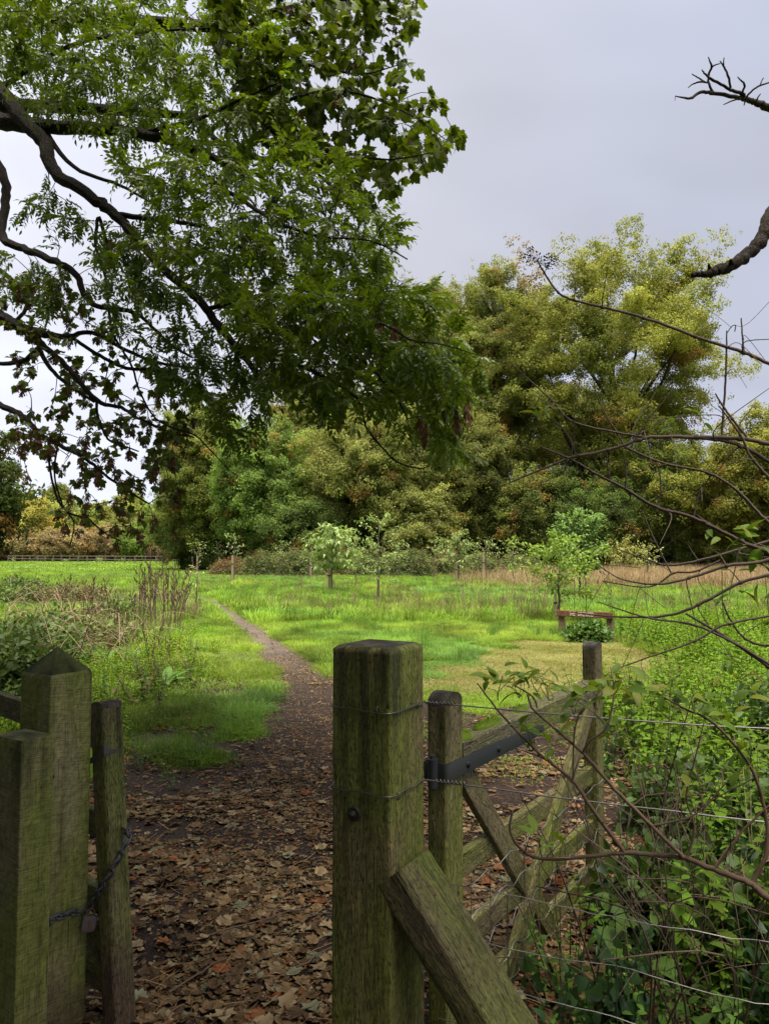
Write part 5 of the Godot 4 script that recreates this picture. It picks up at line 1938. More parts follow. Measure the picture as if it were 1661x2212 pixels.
func build_bare_tree() -> void:
	reach = 1.0
	var o := thing("bare_tree", "leafless dead limbs of a tree reaching in from the right against the sky", "tree", Vector3(4.6, 0, -4.4))
	var root := o.position
	var col := Color(0.085, 0.066, 0.05)
	var big := [[1740, 330, 3.9, 34], [1690, 415, 3.75, 33], [1661, 475, 3.6, 30], [1645, 512, 3.55, 29], [1618, 547, 3.5, 27], [1577, 573, 3.45, 25], [1550, 583, 3.42, 24], [1530, 592, 3.4, 17], [1512, 593, 3.4, 13], [1494, 594, 3.4, 11]]
	var pr := limb_points(big)
	var mb := MB.new()
	var loc := []
	for p in pr[0]:
		loc.append(p - root)
	mb.tube(loc, pr[1], 10, col * 0.8)
	for b in [[1534, 590, 1530, 570], [1580, 570, 1577, 560]]:
		mb.tube([at(b[0], b[1], 3.42) - root, at(b[2], b[3], 3.38) - root], [0.016, 0.004], 6, col * 0.8)
	put("limb", mb.mesh(M.bark), o)
	mb = MB.new()
	var all := [
		[[1760, 280, 6.4, 20], [1661, 233, 6.2, 17], [1627, 219, 6.2, 13], [1607, 214, 6.15, 11], [1587, 209, 6.1, 9], [1540, 201, 6.1, 8], [1512, 199, 6.1, 7], [1492, 212, 6.05, 6], [1475, 211, 6.0, 4], [1458, 207, 6.0, 2]],
		[[1607, 214, 6.15, 8], [1604, 203, 6.1, 8], [1578, 194, 6.1, 7], [1560, 184, 6.05, 6], [1535, 170, 6.0, 6], [1521, 158, 6.0, 4], [1515, 150, 6.0, 2]],
		[[1540, 201, 6.1, 6], [1530, 178, 6.1, 5], [1531, 158, 6.1, 5], [1536, 145, 6.05, 5], [1532, 130, 6.0, 3], [1529, 123, 6.0, 2]],
		[[1536, 145, 6.05, 4], [1545, 140, 6.0, 3], [1555, 137, 6.0, 2]],
		[[1530, 178, 6.1, 4], [1510, 177, 6.1, 4], [1495, 182, 6.1, 3], [1486, 189, 6.05, 2]],
		[[1520, 176, 6.1, 4], [1508, 168, 6.1, 3], [1494, 160, 6.05, 2]],
		[[1577, 190, 6.05, 5], [1573, 166, 6.0, 5], [1562, 142, 6.0, 4], [1554, 132, 5.95, 2]],
		[[1562, 142, 6.0, 3], [1563, 124, 5.95, 2]],
		[[1600, 205, 6.1, 5], [1608, 184, 6.05, 5], [1598, 172, 6.0, 3], [1592, 166, 6.0, 2]],
		[[1607, 214, 6.1, 5], [1625, 195, 6.05, 4], [1640, 185, 6.0, 4], [1662, 178, 6.0, 3]],
		[[1640, 185, 6.0, 3], [1648, 168, 6.0, 2]],
		[[1600, 212, 6.1, 4], [1580, 218, 6.1, 3], [1562, 226, 6.1, 2]],
		[[1610, 216, 6.1, 4], [1606, 228, 6.1, 2]],
		[[1632, 218, 6.1, 4], [1642, 202, 6.05, 2]],
		[[1458, 207, 6.0, 1.5], [1457, 218, 6.0, 1]],
	]
	for row in all:
		pr = limb_points(row)
		loc = []
		for p in pr[0]:
			loc.append(p - root)
		mb.tube(loc, pr[1], 7, col)
	put("limb", mb.mesh(M.bark), o)
	mb = MB.new()
	mb.tube(smooth([Vector3(0, -0.2, 0), Vector3(0.1, 2.5, 0.1), Vector3(-0.1, 5, 0), Vector3(0.1, 8, 0.2)], 5), taper(16, 0.24, 0.08), 11, col)
	for e in [[big[0], 3.0], [all[0][0], 5.2]]:
		var q := at(e[0][0], e[0][1], e[0][2]) - root
		mb.tube(smooth([Vector3(0, e[1], 0.05), q.lerp(Vector3(0, e[1] + 0.6, 0), 0.45), q], 5), taper(11, 0.1, e[0][3] * 0.5 / 1598.0 * e[0][2]), 8, col)
	put("trunk", mb.mesh(M.bark), o)


# ---------- the orchard, the sign, the undergrowth ----------

func sapling(label: String, cat_name: String, px: float, base_y: float, top_y: float, hw: float, leaves: int, leaf: float, ca: Color, cb: Color, kind: int, crown_low: float) -> Node3D:
	var p := earth(on_ground(px, base_y))
	var d := -p.z
	var h := at(px, top_y, d).y
	var R := hw / 1598.0 * d * 1.1
	var o := thing(cat_name, label, "sapling", p, 0.0, "young fruit trees of the orchard")
	var col := Color(0.13, 0.10, 0.075)
	var tm := MB.new()
	var spine := []
	for k in 7:
		spine.append(Vector3(rnd(-1, 1) * 0.03 * k * 0.3, -0.05 + h * 0.95 * k / 6.0, rnd(-1, 1) * 0.03))
	tm.tube(spine, taper(7, 0.013 * h + 0.01, 0.006), 6, col)
	put("trunk", tm.mesh(M.plain), o)
	var w := []
	var t := []
	var n_br := int(7 + R * 9.0)
	var per := maxi(1, int(leaves * 1.7) / n_br)
	for k in n_br:
		var s := lerpf(crown_low, 0.97, float(k) / n_br)
		var st: Vector3 = spine[int(s * 6.0)].lerp(spine[mini(6, int(s * 6.0) + 1)], s * 6.0 - int(s * 6.0))
		var a := k * 2.4 + rnd(-0.5, 0.5)
		var shape := sin(PI * clampf((s - crown_low) / (1.0 - crown_low) * 0.75 + 0.2, 0, 1))
		var ln := R * rnd(0.6, 1.1) * (0.35 + 0.75 * shape)
		var tip := st + Vector3(cos(a) * ln, ln * rnd(0.1, 0.9) - (0.25 * ln if kind == 1 else 0.0), sin(a) * ln)
		var mid := st.lerp(tip, 0.5) + Vector3(0, ln * 0.12, 0)
		var pts := smooth([st, mid, tip], 4)
		var bm := MB.new()
		bm.tube(pts, taper(9, 0.006 + 0.004 * R, 0.002), 4, col * 1.1)
		put("branch", bm.mesh(M.plain), o)
		for i in per:
			var f := rnd(0.15, 1.0) * 8.0
			var q: Vector3 = pts[int(minf(f, 7.9))].lerp(pts[mini(8, int(minf(f, 7.9)) + 1)], f - int(minf(f, 7.9)))
			q += ball() * R * 0.14
			var dir: Vector3 = (pts[-1] - pts[0]).normalized() * 0.5 + ball() + Vector3(0, -0.6 if kind == 1 else -0.1, 0)
			w.append(Transform3D(facing(dir, Vector3(rnd(-0.6, 0.6), 1, rnd(-0.6, 0.6)), leaf * rnd(0.7, 1.35)), q))
			t.append(ca.lerp(cb, rng.randf()) * rnd(0.75, 1.2))
	for i in int(leaves * 0.9):
		var e := ball()
		e = e.normalized() * pow(e.length(), 0.6)
		var cy := h * (crown_low + 1.0) * 0.5
		var q := Vector3(e.x * R, cy + e.y * h * (1.0 - crown_low) * 0.5, e.z * R)
		if wob.get_noise_3d(q.x * 55.0 + px, q.y * 55.0, q.z * 55.0) < 0.1:
			continue
		w.append(Transform3D(facing(e + ball() + Vector3(0, -0.5 if kind == 1 else 0.0, 0), e * 0.6 + Vector3(rnd(-0.5, 0.5), 1, rnd(-0.5, 0.5)), leaf * rnd(0.7, 1.3)), q))
		t.append(ca.lerp(cb, rng.randf()) * rnd(0.75, 1.2))
	for j in 2:
		var ww := []
		var tt := []
		for i in range(j, w.size(), 2):
			ww.append(w[i])
			tt.append(t[i])
		swarm("crown", LF.oval[0 if kind != 1 else 1] if j == 0 else LF.oval[2 if kind != 1 else 1], ww, tt, o)
	return o


func stake(label: String, px: float, base_y: float, top_y: float, r := 0.06) -> void:
	var p := earth(on_ground(px, base_y))
	var h := at(px, top_y, -p.z).y
	var o := thing("tree_stake", label, "stake", p, 0.0, "round timber stakes of the saplings")
	var mb := MB.new()
	mb.tube([Vector3(0, -0.1, 0), Vector3(0.006, h * 0.5, 0), Vector3(0, h - 0.006, 0), Vector3(0, h, 0)], [r, r, r * 0.97, r * 0.8], 10, Color(0.45, 0.36, 0.23))
	put("stake", mb.mesh(M.grain), o)
	mb = MB.new()
	mb.tube([Vector3(0, h * 0.68, 0), Vector3(0, h * 0.68 + 0.035, 0)], [r * 1.25], 10, Color(0.015, 0.015, 0.015))
	put("tie", mb.mesh(M.plain), o)


func build_orchard() -> void:
	var fresh := Color(0.22, 0.34, 0.085)
	var pale := Color(0.38, 0.45, 0.17)
	sapling("bushy cherry sapling with long drooping leaves between path and apple sapling", "cherry_sapling", 717, 1284, 1134, 58, 620, 0.17, fresh, pale, 1, 0.42)
	sapling("twiggy upright apple sapling with bare low side branches", "apple_sapling", 817, 1302, 1100, 46, 420, 0.085, fresh, pale * 0.9, 0, 0.2)
	sapling("small leafy sapling in front of the brambles right of the apple sapling", "pear_sapling", 892, 1246, 1150, 34, 520, 0.12, Color(0.22, 0.3, 0.11), pale, 0, 0.3)
	sapling("narrow bushy sapling with grey green leaves at mid meadow", "pear_sapling", 990, 1262, 1150, 42, 800, 0.12, Color(0.2, 0.28, 0.1), pale * 0.9, 0, 0.22)
	sapling("sparse slender sapling with a tall pale stake right of the grey green one", "apple_sapling", 1050, 1256, 1160, 30, 130, 0.09, fresh, pale, 0, 0.45)
	sapling("leafy apple sapling standing right behind the orchard sign", "apple_sapling", 1207, 1345, 1168, 82, 850, 0.088, Color(0.15, 0.27, 0.035), Color(0.28, 0.36, 0.06), 0, 0.36)
	sapling("tall rounded pale green sapling rising behind the one at the sign", "plum_sapling", 1252, 1292, 1096, 56, 2000, 0.11, Color(0.13, 0.25, 0.05), Color(0.23, 0.33, 0.1), 0, 0.28)
	sapling("yellowing sapling right of the tall rounded one", "pear_sapling", 1345, 1250, 1165, 46, 420, 0.16, Color(0.25, 0.29, 0.07), Color(0.36, 0.34, 0.09), 1, 0.2)
	sapling("thin staked sapling with few leaves farthest left in the orchard", "apple_sapling", 428, 1244, 1165, 24, 70, 0.1, pale, fresh, 0, 0.5)
	sapling("thin bare sapling second from the left in the orchard", "apple_sapling", 472, 1240, 1165, 18, 34, 0.1, pale, fresh, 0, 0.5)
	sapling("thin sapling on the thickest left stake", "apple_sapling", 505, 1259, 1148, 22, 80, 0.09, fresh, pale, 0, 0.55)
	sapling("thin sapling with hanging yellow leaves on a stake near the brambles", "apple_sapling", 540, 1240, 1165, 26, 140, 0.12, pale, Color(0.4, 0.36, 0.08), 1, 0.3)
	sapling("bare twiggy sapling at the left end of the orchard", "apple_sapling", 352, 1232, 1170, 24, 30, 0.1, pale, fresh, 0, 0.5)
	sapling("wispy sapling beside the dead stalks left of the path", "plum_sapling", 425, 1330, 1210, 26, 90, 0.06, Color(0.2, 0.22, 0.07), pale, 0, 0.3)
	sapling("slim pale sapling right of the splayed stake", "apple_sapling", 604, 1250, 1165, 24, 110, 0.09, fresh, pale, 0, 0.4)
	sapling("slim sapling just left of the cherry sapling", "plum_sapling", 668, 1256, 1158, 22, 120, 0.09, pale, fresh, 0, 0.35)
	sapling("slim leafy sapling just right of the cherry sapling", "apple_sapling", 768, 1258, 1150, 26, 190, 0.1, fresh, pale, 0, 0.3)
	sapling("slim sapling between the twiggy apple sapling and the brambles", "pear_sapling", 862, 1252, 1152, 24, 160, 0.1, pale, fresh, 0, 0.3)
	sapling("slim sapling right of the small leafy sapling", "apple_sapling", 938, 1254, 1160, 24, 130, 0.09, fresh, pale, 0, 0.35)
	sapling("slim sapling left of the tree by the sign in the dry grass", "plum_sapling", 1108, 1262, 1158, 26, 150, 0.09, pale, fresh, 0, 0.3)
	sapling("slim yellowish sapling right of the tall rounded one's stake", "apple_sapling", 1400, 1258, 1170, 30, 160, 0.1, Color(0.33, 0.35, 0.1), pale, 0, 0.25)
	stake("stake of the thin sapling farthest left", 426, 1244, 1200)
	stake("short stake of the thin bare sapling second from the left", 474, 1241, 1203)
	stake("tall pale stake left of the bramble bank", 502, 1260, 1200)
	stake("stake splayed at its foot near the brambles", 538, 1241, 1205)
	stake("stake of the bushy cherry sapling", 711, 1281, 1228)
	stake("short leaning stake left of the cherry sapling", 671, 1252, 1208)
	stake("pale stake behind the small leafy sapling", 895, 1247, 1205)
	stake("pale stake of the narrow grey green sapling", 985, 1263, 1216)
	stake("tall pale stake right of the grey green sapling", 1044, 1258, 1196)
	stake("round stake right behind the orchard sign", 1200, 1347, 1282, 0.032)
	stake("stake among the dry grass right of the tall rounded sapling", 1298, 1266, 1222)
	# far rail fence
	var f := thing("rail_fence", "long low wooden rail fence along the far side of the field", "fence", Vector3(0, 0, 0))
	var x0 := -72.0
	var ends := []
	var n_posts := 24
	for k in n_posts:
		var x := lerpf(-72.0, -22.0, float(k) / (n_posts - 1))
		var z := lerpf(-142.0, -104.0, float(k) / (n_posts - 1))
		var mb := MB.new()
		mb.box(Transform3D(Basis(), Vector3(x, 0.62, z)), Vector3(0.17, 1.3, 0.17), Color(0.27, 0.23, 0.17) * rnd(0.45, 0.65))
		put("post", mb.mesh(M.plain), f)
		ends.append(Vector3(x, 0, z))
	for k in n_posts - 1:
		for h in [1.15, 0.62]:
			var mb := MB.new()
			var a: Vector3 = ends[k] + Vector3(0, h, 0.1)
			var b: Vector3 = ends[k + 1] + Vector3(0, h, 0.1)
			var y := (b - a).normalized()
			mb.box(Transform3D(Basis(y.cross(Vector3.UP).normalized(), y, Vector3.UP), (a + b) * 0.5), Vector3(0.06, (b - a).length() - 0.005, 0.13), Color(0.30, 0.26, 0.19) * rnd(0.45, 0.6))
			put("rail", mb.mesh(M.plain), f)
	# the sign
	var lp := on_ground(1212, 1376)
	var rp := at(1316, 1378, 13.75)
	rp.y = 0
	var o := Node3D.new()
	o.name = numbered("orchard_sign")
	add_child(o)
	var sx := (rp - lp).normalized()
	o.transform = Transform3D(Basis(sx, Vector3.UP, sx.cross(Vector3.UP)), lp)
	tag(o, "low brown wooden sign board on two posts lettered THE ORCHARD", "sign")
	var wdt := (rp - lp).length()
	var topy := at(1203, 1318, -lp.z).y
	for k in 2:
		var mb := MB.new()
		mb.timber(Transform3D(Basis(), Vector3(wdt * k, -0.1, -0.045)), topy + 0.02, 0.115, 0.09, 0.006, 0.03, 0.001, wob, dye(120.0 + k, Color(0.25, 0.17, 0.10), Color(0.2, 0.17, 0.08), 0.2, Color(0.25, 0.18, 0.1)))
		put("post", mb.mesh(M.grain), o)
	var bm := MB.new()
	bm.timber(Transform3D(Basis(Vector3.UP, Vector3.RIGHT, Vector3.FORWARD), Vector3(-0.075, topy - 0.055, 0.025)), wdt + 0.15, 0.115, 0.05, 0.005, 0.03, 0.0008, wob, dye(131.0, Color(0.17, 0.08, 0.045), Color(0.19, 0.095, 0.055), 0.3, Color(0.3, 0.13, 0.07)))
	var board := put("board", bm.mesh(M.grain), o)
	var tm := TextMesh.new()
	var fo := SystemFont.new()
	fo.font_names = PackedStringArray(["Droid Sans Mono"])
	fo.font_weight = 700
	tm.font = fo
	tm.text = "THE ORCHARD"
	tm.font_size = 32
	tm.pixel_size = 0.0017
	tm.depth = 0.004
	var cream := StandardMaterial3D.new()
	cream.albedo_color = lin(0.75, 0.64, 0.5)
	cream.roughness = 0.8
	tm.material = cream
	var ab := tm.get_aabb()
	var want := 0.47
	var sc := want / maxf(ab.size.x, 0.01)
	var lt := put("lettering", tm, board, Transform3D(Basis().scaled(Vector3(sc, sc * 1.45, 1.0)), Vector3(0.42, topy - 0.055, 0.0525)))
	lt.set_meta("label", "cream routed letters THE ORCHARD")
	for q in [[-0.03, 0.02], [-0.01, -0.02], [0.78, 0.0], [wdt + 0.03, 0.02]]:
		var sm := MB.new()
		sm.tube([Vector3(q[0], topy - 0.055 + q[1], 0.049), Vector3(q[0], topy - 0.055 + q[1], 0.0525)], [0.006, 0.005], 8, Color(0.5, 0.45, 0.4))
		put("screw", sm.mesh(M.zinc), board)


func scatter(called: String, label: String, cat: String, meshes: Array, count: int, pick: Callable, colour: Callable, s0: float, s1: float, tilt := 0.25) -> void:
	var w := []
	var t := []
	for m in meshes:
		w.append([])
		t.append([])
	for k in count:
		var p = pick.call()
		if p == null:
			continue
		var j := k % meshes.size()
		w[j].append(Transform3D(Basis.from_euler(Vector3(rnd(-tilt, tilt), rnd(0, TAU), rnd(-tilt, tilt))).scaled(Vector3.ONE * rnd(s0, s1)), p))
		t[j].append(colour.call(p))
	var o := Node3D.new()
	o.name = numbered(called)
	add_child(o)
	tag(o, label, cat, "", "stuff")
	for j in meshes.size():
		swarm("plants", meshes[j], w[j], t[j], o, true)


func dead_stalk_mesh(h: float) -> Array:
	var mb := MB.new()
	var sd := MB.new()
	var top := Vector3(rnd(-0.12, 0.12), h, rnd(-0.12, 0.12))
	var pts := smooth([Vector3(0, -0.03, 0), top * 0.5 + Vector3(rnd(-0.03, 0.03), 0, rnd(-0.03, 0.03)), top], 4)
	mb.tube(pts, taper(9, 0.011, 0.006), 5, Color(0.10, 0.065, 0.045))
	for k in 5:
		var s: Vector3 = pts[4 + k % 5]
		var a := rnd(0, TAU)
		var tip := s + Vector3(cos(a) * 0.09, rnd(0.12, 0.3) * h * 0.8, sin(a) * 0.09)
		mb.tube([s, s.lerp(tip, 0.5) + Vector3(cos(a), 0, sin(a)) * 0.02, tip], [0.005, 0.004, 0.003], 4, Color(0.13, 0.085, 0.06))
		for i in 7:
			var q := s.lerp(tip, 0.35 + 0.65 * i / 8.0)
			sd.tube([q + ball() * 0.01, q + Vector3(rnd(-0.022, 0.022), rnd(-0.03, 0.0), rnd(-0.022, 0.022))], [0.011, 0.004], 4, Color(0.085, 0.05, 0.035) * rnd(0.7, 1.4))
	return [mb.mesh(M.plain), sd.mesh(M.dry)]


func build_left_growth() -> void:
	var g := "bramble heap on the left bank"
	var dk := Color(0.075, 0.125, 0.03)
	var md := Color(0.14, 0.2, 0.045)
	var at_l := [
		[20, 1440, 2.2, 0.7, 480, "dark bramble mound at the left rim behind the pyramid topped post", dk, md],
		[95, 1400, 2.2, 0.6, 520, "bramble mound with glossy leaves above the pyramid topped post", dk, md],
		[185, 1400, 2.0, 0.5, 260, "low tangled bramble with pale leaves right of the pyramid topped post", md, Color(0.17, 0.15, 0.07)],
		[40, 1310, 3.4, 1.0, 800, "bramble mound farther back at the left rim", dk, md],
		[150, 1310, 3.0, 0.7, 420, "bramble mound with brown dead stems behind the low tangle", md, Color(0.2, 0.13, 0.07)],
		[250, 1340, 2.2, 0.45, 240, "low bramble clump at the foot of the dead stalks", md, Color(0.14, 0.2, 0.05)],
		[15, 1520, 1.3, 0.7, 700, "leafy clump low down beside the short front post", dk, md],
	]
	for b in at_l:
		bush("bramble_bush", b[5], "bush", earth(on_ground(b[0], b[1])), b[2], b[3], b[6], b[7], b[4], g, "bush_spray", Color(0.17, 0.09, 0.06))
	# arching dead bramble canes
	var canes := []
	for k in 130:
		var p := earth(on_ground(rnd(-10, 330), rnd(1290, 1450)))
		var a := rnd(0, TAU)
		var ln := rnd(0.6, 1.6)
		var hh := rnd(0.25, 0.9)
		var mb := MB.new()
		mb.tube(smooth([Vector3.ZERO, Vector3(cos(a) * ln * 0.4, hh, sin(a) * ln * 0.4), Vector3(cos(a) * ln, hh * rnd(0.1, 0.8), sin(a) * ln)], 5), taper(11, 0.006, 0.003), 4, Color(0.27, 0.185, 0.125) * rnd(0.6, 1.3))
		var lean := "leaning left" if cos(a) < 0.0 else "leaning right"
		var where := "over the heap at the left rim" if p.x / p.z > 0.43 else "in the middle of the heap" if p.x / p.z > 0.37 else "by the dead stalks"
		var about := "%s dead bramble cane %s %s" % ["long arching" if ln > 1.1 else "short brown", lean, where]
		var c := put("bramble_cane", mb.mesh(M.plain), null, Transform3D(Basis(), p))
		tag(c, about, "cane", about.replace("cane", "canes"))
	# dead dock and willowherb stalks
	var protos := []
	for k in 5:
		protos.append(dead_stalk_mesh([1.15, 0.95, 1.3, 0.8, 1.05][k]))
	var spots := []
	for k in 34:
		spots.append([rnd(300, 388), rnd(1318, 1372), 1.05])
	for k in 30:
		spots.append([rnd(120, 300), rnd(1320, 1400), 0.75])
	for k in 12:
		spots.append([rnd(320, 400), rnd(1410, 1475), 0.45])
	var first: Node3D = null
	var kinds := []
	for k in 5:
		var o := thing("dead_stalk", "dry dark seed stalk standing in the thicket of dead stalks left of the path", "dead plant", Vector3.ZERO, 0.0, "dead seed stalks left of the path")
		put("stem", protos[k][0], o)
		put("seed_heads", protos[k][1], o).set_meta("kind", "stuff")
		kinds.append(o)
	for k in spots.size():
		var p := earth(on_ground(spots[k][0], spots[k][1]))
		var s: float = spots[k][2] * rnd(0.75, 1.2)
		if k < 5:
			kinds[k].transform = Transform3D(Basis.from_euler(Vector3(0, rnd(0, TAU), 0)).scaled(Vector3.ONE * s), p)
		else:
			var c := copy(kinds[k % 5], p, rnd(0, TAU), s)
			c.rotation.z = rnd(-0.38, 0.06)
			if spots[k][2] < 0.5:
				c.set_meta("label", "short dry dark seed stalk left of the path below the thicket")
				c.set_meta("group", "short dead seed stalks below the thicket")
			elif spots[k][2] < 1.0:
				c.set_meta("label", "dry dark seed stalk standing among the brambles left of the dense thicket")
				c.set_meta("group", "dead seed stalks among the brambles")
	var more := []
	for k in 22:
		more.append([rnd(560, 1450), rnd(1262, 1330), rnd(0.3, 0.55)])
	for q in more + [[650, 1292, 0.62], [640, 1265, 0.5], [735, 1290, 0.4], [917, 1300, 0.45], [1040, 1270, 0.5], [1085, 1262, 0.45], [1320, 1340, 0.9], [1265, 1345, 0.95], [1240, 1330, 0.8], [1345, 1300, 0.6], [1400, 1310, 0.7]]:
		var c := copy(kinds[int(q[0]) % 5], earth(on_ground(q[0], q[1])), q[0], q[2])
		tag(c, "single dry brown seed stalk standing out of the orchard grass", "dead plant", "dead seed stalks in the orchard")
	# one tall hogweed with a flat dry head
	var hp := earth(on_ground(163, 1480))
	var hw := thing("hogweed_stalk", "tall dry hogweed stalk with flat umbrella head above the pyramid topped post", "dead plant", hp)
	var hm := MB.new()
	var ht := at(200, 1328, -hp.z) - hp
	var hs := smooth([Vector3(0, 0, 0), Vector3(ht.x * 0.3, ht.y * 0.45, 0.02), ht], 5)
	hm.tube(hs, taper(11, 0.009, 0.004), 6, Color(0.17, 0.10, 0.07))
	put("stem", hm.mesh(M.plain), hw)
	hm = MB.new()
	for k in 16:
		var a := TAU * k / 16.0
		var tip := ht + Vector3(cos(a) * rnd(0.05, 0.12), rnd(0.05, 0.08), sin(a) * rnd(0.05, 0.12))
		hm.tube([ht, tip], [0.0022, 0.0014], 4, Color(0.2, 0.13, 0.09))
		for i in 6:
			hm.tube([tip, tip + Vector3(rnd(-0.025, 0.025), 0.012, rnd(-0.025, 0.025))], [0.0016, 0.003], 4, Color(0.16, 0.11, 0.07))
	put("flower_head", hm.mesh(M.plain), hw)
	# soft green herbs over the bank
	var herb := func() -> Variant:
		var p := on_ground(rnd(-60, 470), rnd(1370, 1640))
		if path_at(p) < 1.5 or patch.get_noise_2d(p.x * 13.0, p.z * 13.0) < -0.12 or (in_litter(p.x, p.z) and rng.randf() < 0.93):
			return null
		var inner := smoothstep(-3.4, -1.9, p.x + 0.5 * wob.get_noise_2d(p.z * 40.0, p.x * 40.0)) + smoothstep(-6.6, -5.4, p.z + wob.get_noise_2d(p.x * 40.0, p.z * 30.0))
		if rng.randf() < inner:
			return null
		return earth(p)
	scatter("ground_herbs", "low fresh green herbs and cleavers covering the left bank", "herbs", LF.herb, 6500, herb, func(p: Vector3) -> Color: return Color(0.19, 0.33, 0.024).lerp(Color(0.27, 0.35, 0.03), rng.randf()) * rnd(0.8, 1.15), 0.5, 1.05)
	var sprig := func() -> Variant:
		var p := on_ground(rnd(200, 620), rnd(1500, 1720))
		if path_at(p) < 1.1 or rng.randf() < 0.4:
			return null
		return earth(p)
	scatter("sparse_herbs", "scattered small green plants among the litter left of the path", "herbs", LF.herb, 150, sprig, func(p: Vector3) -> Color: return Color(0.10, 0.2, 0.035) * rnd(0.8, 1.2), 0.3, 0.6)
	var rank := func() -> Variant:
		var p := on_ground(rnd(-60, 430), rnd(1300, 1560))
		if path_at(p) < 2.6 or patch.get_noise_2d(p.x * 16.0 + 60.0, p.z * 16.0) < 0.0 or p.x > -1.9 + wob.get_noise_2d(p.z * 50.0, 9.0):
			return null
		return earth(p)
	scatter("rank_weeds", "coarse darker weeds and nettles among the brambles on the left bank", "weeds", [LF.nettle[0], LF.nettle[2], LF.herb[0]], 700, rank, func(p: Vector3) -> Color: return Color(0.09, 0.17, 0.03).lerp(Color(0.16, 0.25, 0.035), rng.randf()) * rnd(0.7, 1.2), 0.35, 0.8, 0.4)
	scatter("dead_weeds", "withered brown weeds tangled over the left bank", "weeds", [LF.nettle[1], LF.herb[2]], 800, rank, func(p: Vector3) -> Color: return Color(0.25, 0.17, 0.10).lerp(Color(0.33, 0.26, 0.15), rng.randf()) * rnd(0.5, 1.15), 0.35, 0.8, 0.7)
	var heads := MB.new()
	for k in 6:
		var a := rnd(0, TAU)
		var b := Vector3(cos(a), 0, sin(a)) * rnd(0.02, 0.2)
		heads.tube([b, b + Vector3(rnd(-0.05, 0.05), 0.28, rnd(-0.05, 0.05)), b + Vector3(rnd(-0.1, 0.1), rnd(0.4, 0.6), rnd(-0.1, 0.1))], [0.0035, 0.003, 0.005], 3, Color.WHITE * rnd(0.6, 1.2))
	var mead := func() -> Variant:
		var p := on_ground(rnd(300, 1661), rnd(1236, 1345))
		if path_at(p) < 3.0 or patch.get_noise_2d(p.x * 5.0 + 33.0, p.z * 5.0) < 0.0:
			return null
		return earth(p)
	scatter("seed_heads", "thin brown grass seed heads standing in the meadow", "grass", [heads.mesh(M.dry)], 1600, mead, func(p: Vector3) -> Color: return Color(0.33, 0.24, 0.13) * rnd(0.6, 1.3), 0.6, 1.1, 0.2)
	# docks in the meadow
	var dk1 := [[700, 1275, 1.0], [1060, 1305, 1.2], [1110, 1330, 1.0], [940, 1355, 1.1], [1150, 1352, 0.8], [690, 1310, 0.8], [760, 1330, 0.7], [880, 1330, 0.9], [1075, 1340, 1.2], [255, 1455, 1.3], [240, 1430, 1.0], [225, 1480, 0.9], [360, 1480, 1.1], [425, 1405, 0.9], [300, 1425, 1.0], [1010, 1395, 0.9]]
	var about := ["dock plant at the foot of the cherry sapling", "dock plant in the meadow below the tall pale stake", "dock plant in front of the meadow's tall stake and left of the sign", "dock plant in the meadow beyond the thick gate post", "small dock plant just left of the orchard sign's left post", "dock plant in the grass nearer than the cherry sapling", "dock plant in the grass nearer than the twiggy apple sapling", "dock plant right of the twiggy apple sapling's foot", "large dock plant in the meadow well left of the sign", "largest dock plant on the left bank above the leaning gate leaf", "dock plant on the left bank just beyond the largest one", "dock plant on the left bank nearest the pyramid topped post", "dock plant at the edge of the left bank towards the path", "dock plant left of the path below the wispy sapling", "dock plant in the middle of the left bank's herbs", "dock plant at the edge of the cut straw patch"]
	for k in dk1.size():
		var q: Array = dk1[k]
		var p := earth(on_ground(q[0], q[1]))
		var col := Color(0.14, 0.26, 0.06)
		var o := thing("dock_plant", about[k], "plant", p, rnd(0, TAU), "dock plants in the grass")
		swarm("leaves", LF.dock[k % 2], [Transform3D(Basis().scaled(Vector3.ONE * q[2] * 1.15), Vector3.ZERO)], [col * rnd(0.85, 1.2)], o)


func oval_leaf_on(o: Node3D, p: Vector3, dir: Vector3, size: float, cols: Array) -> void:
	var up := Vector3(rnd(-0.5, 0.5), 1.0, rnd(-0.3, 0.7))
	put("leaf", cols[rng.randi() % cols.size()], o, Transform3D(facing(dir, up, size), p))


func clear_of_gate(p: Vector3) -> bool:
	var s := Vector2(0.828, 0.56).dot(Vector2(p.x - 0.2, p.z + 2.49))
	if p.z < -4.3:
		return p.x > 1.55
	return s > rnd(0.12, 0.55)


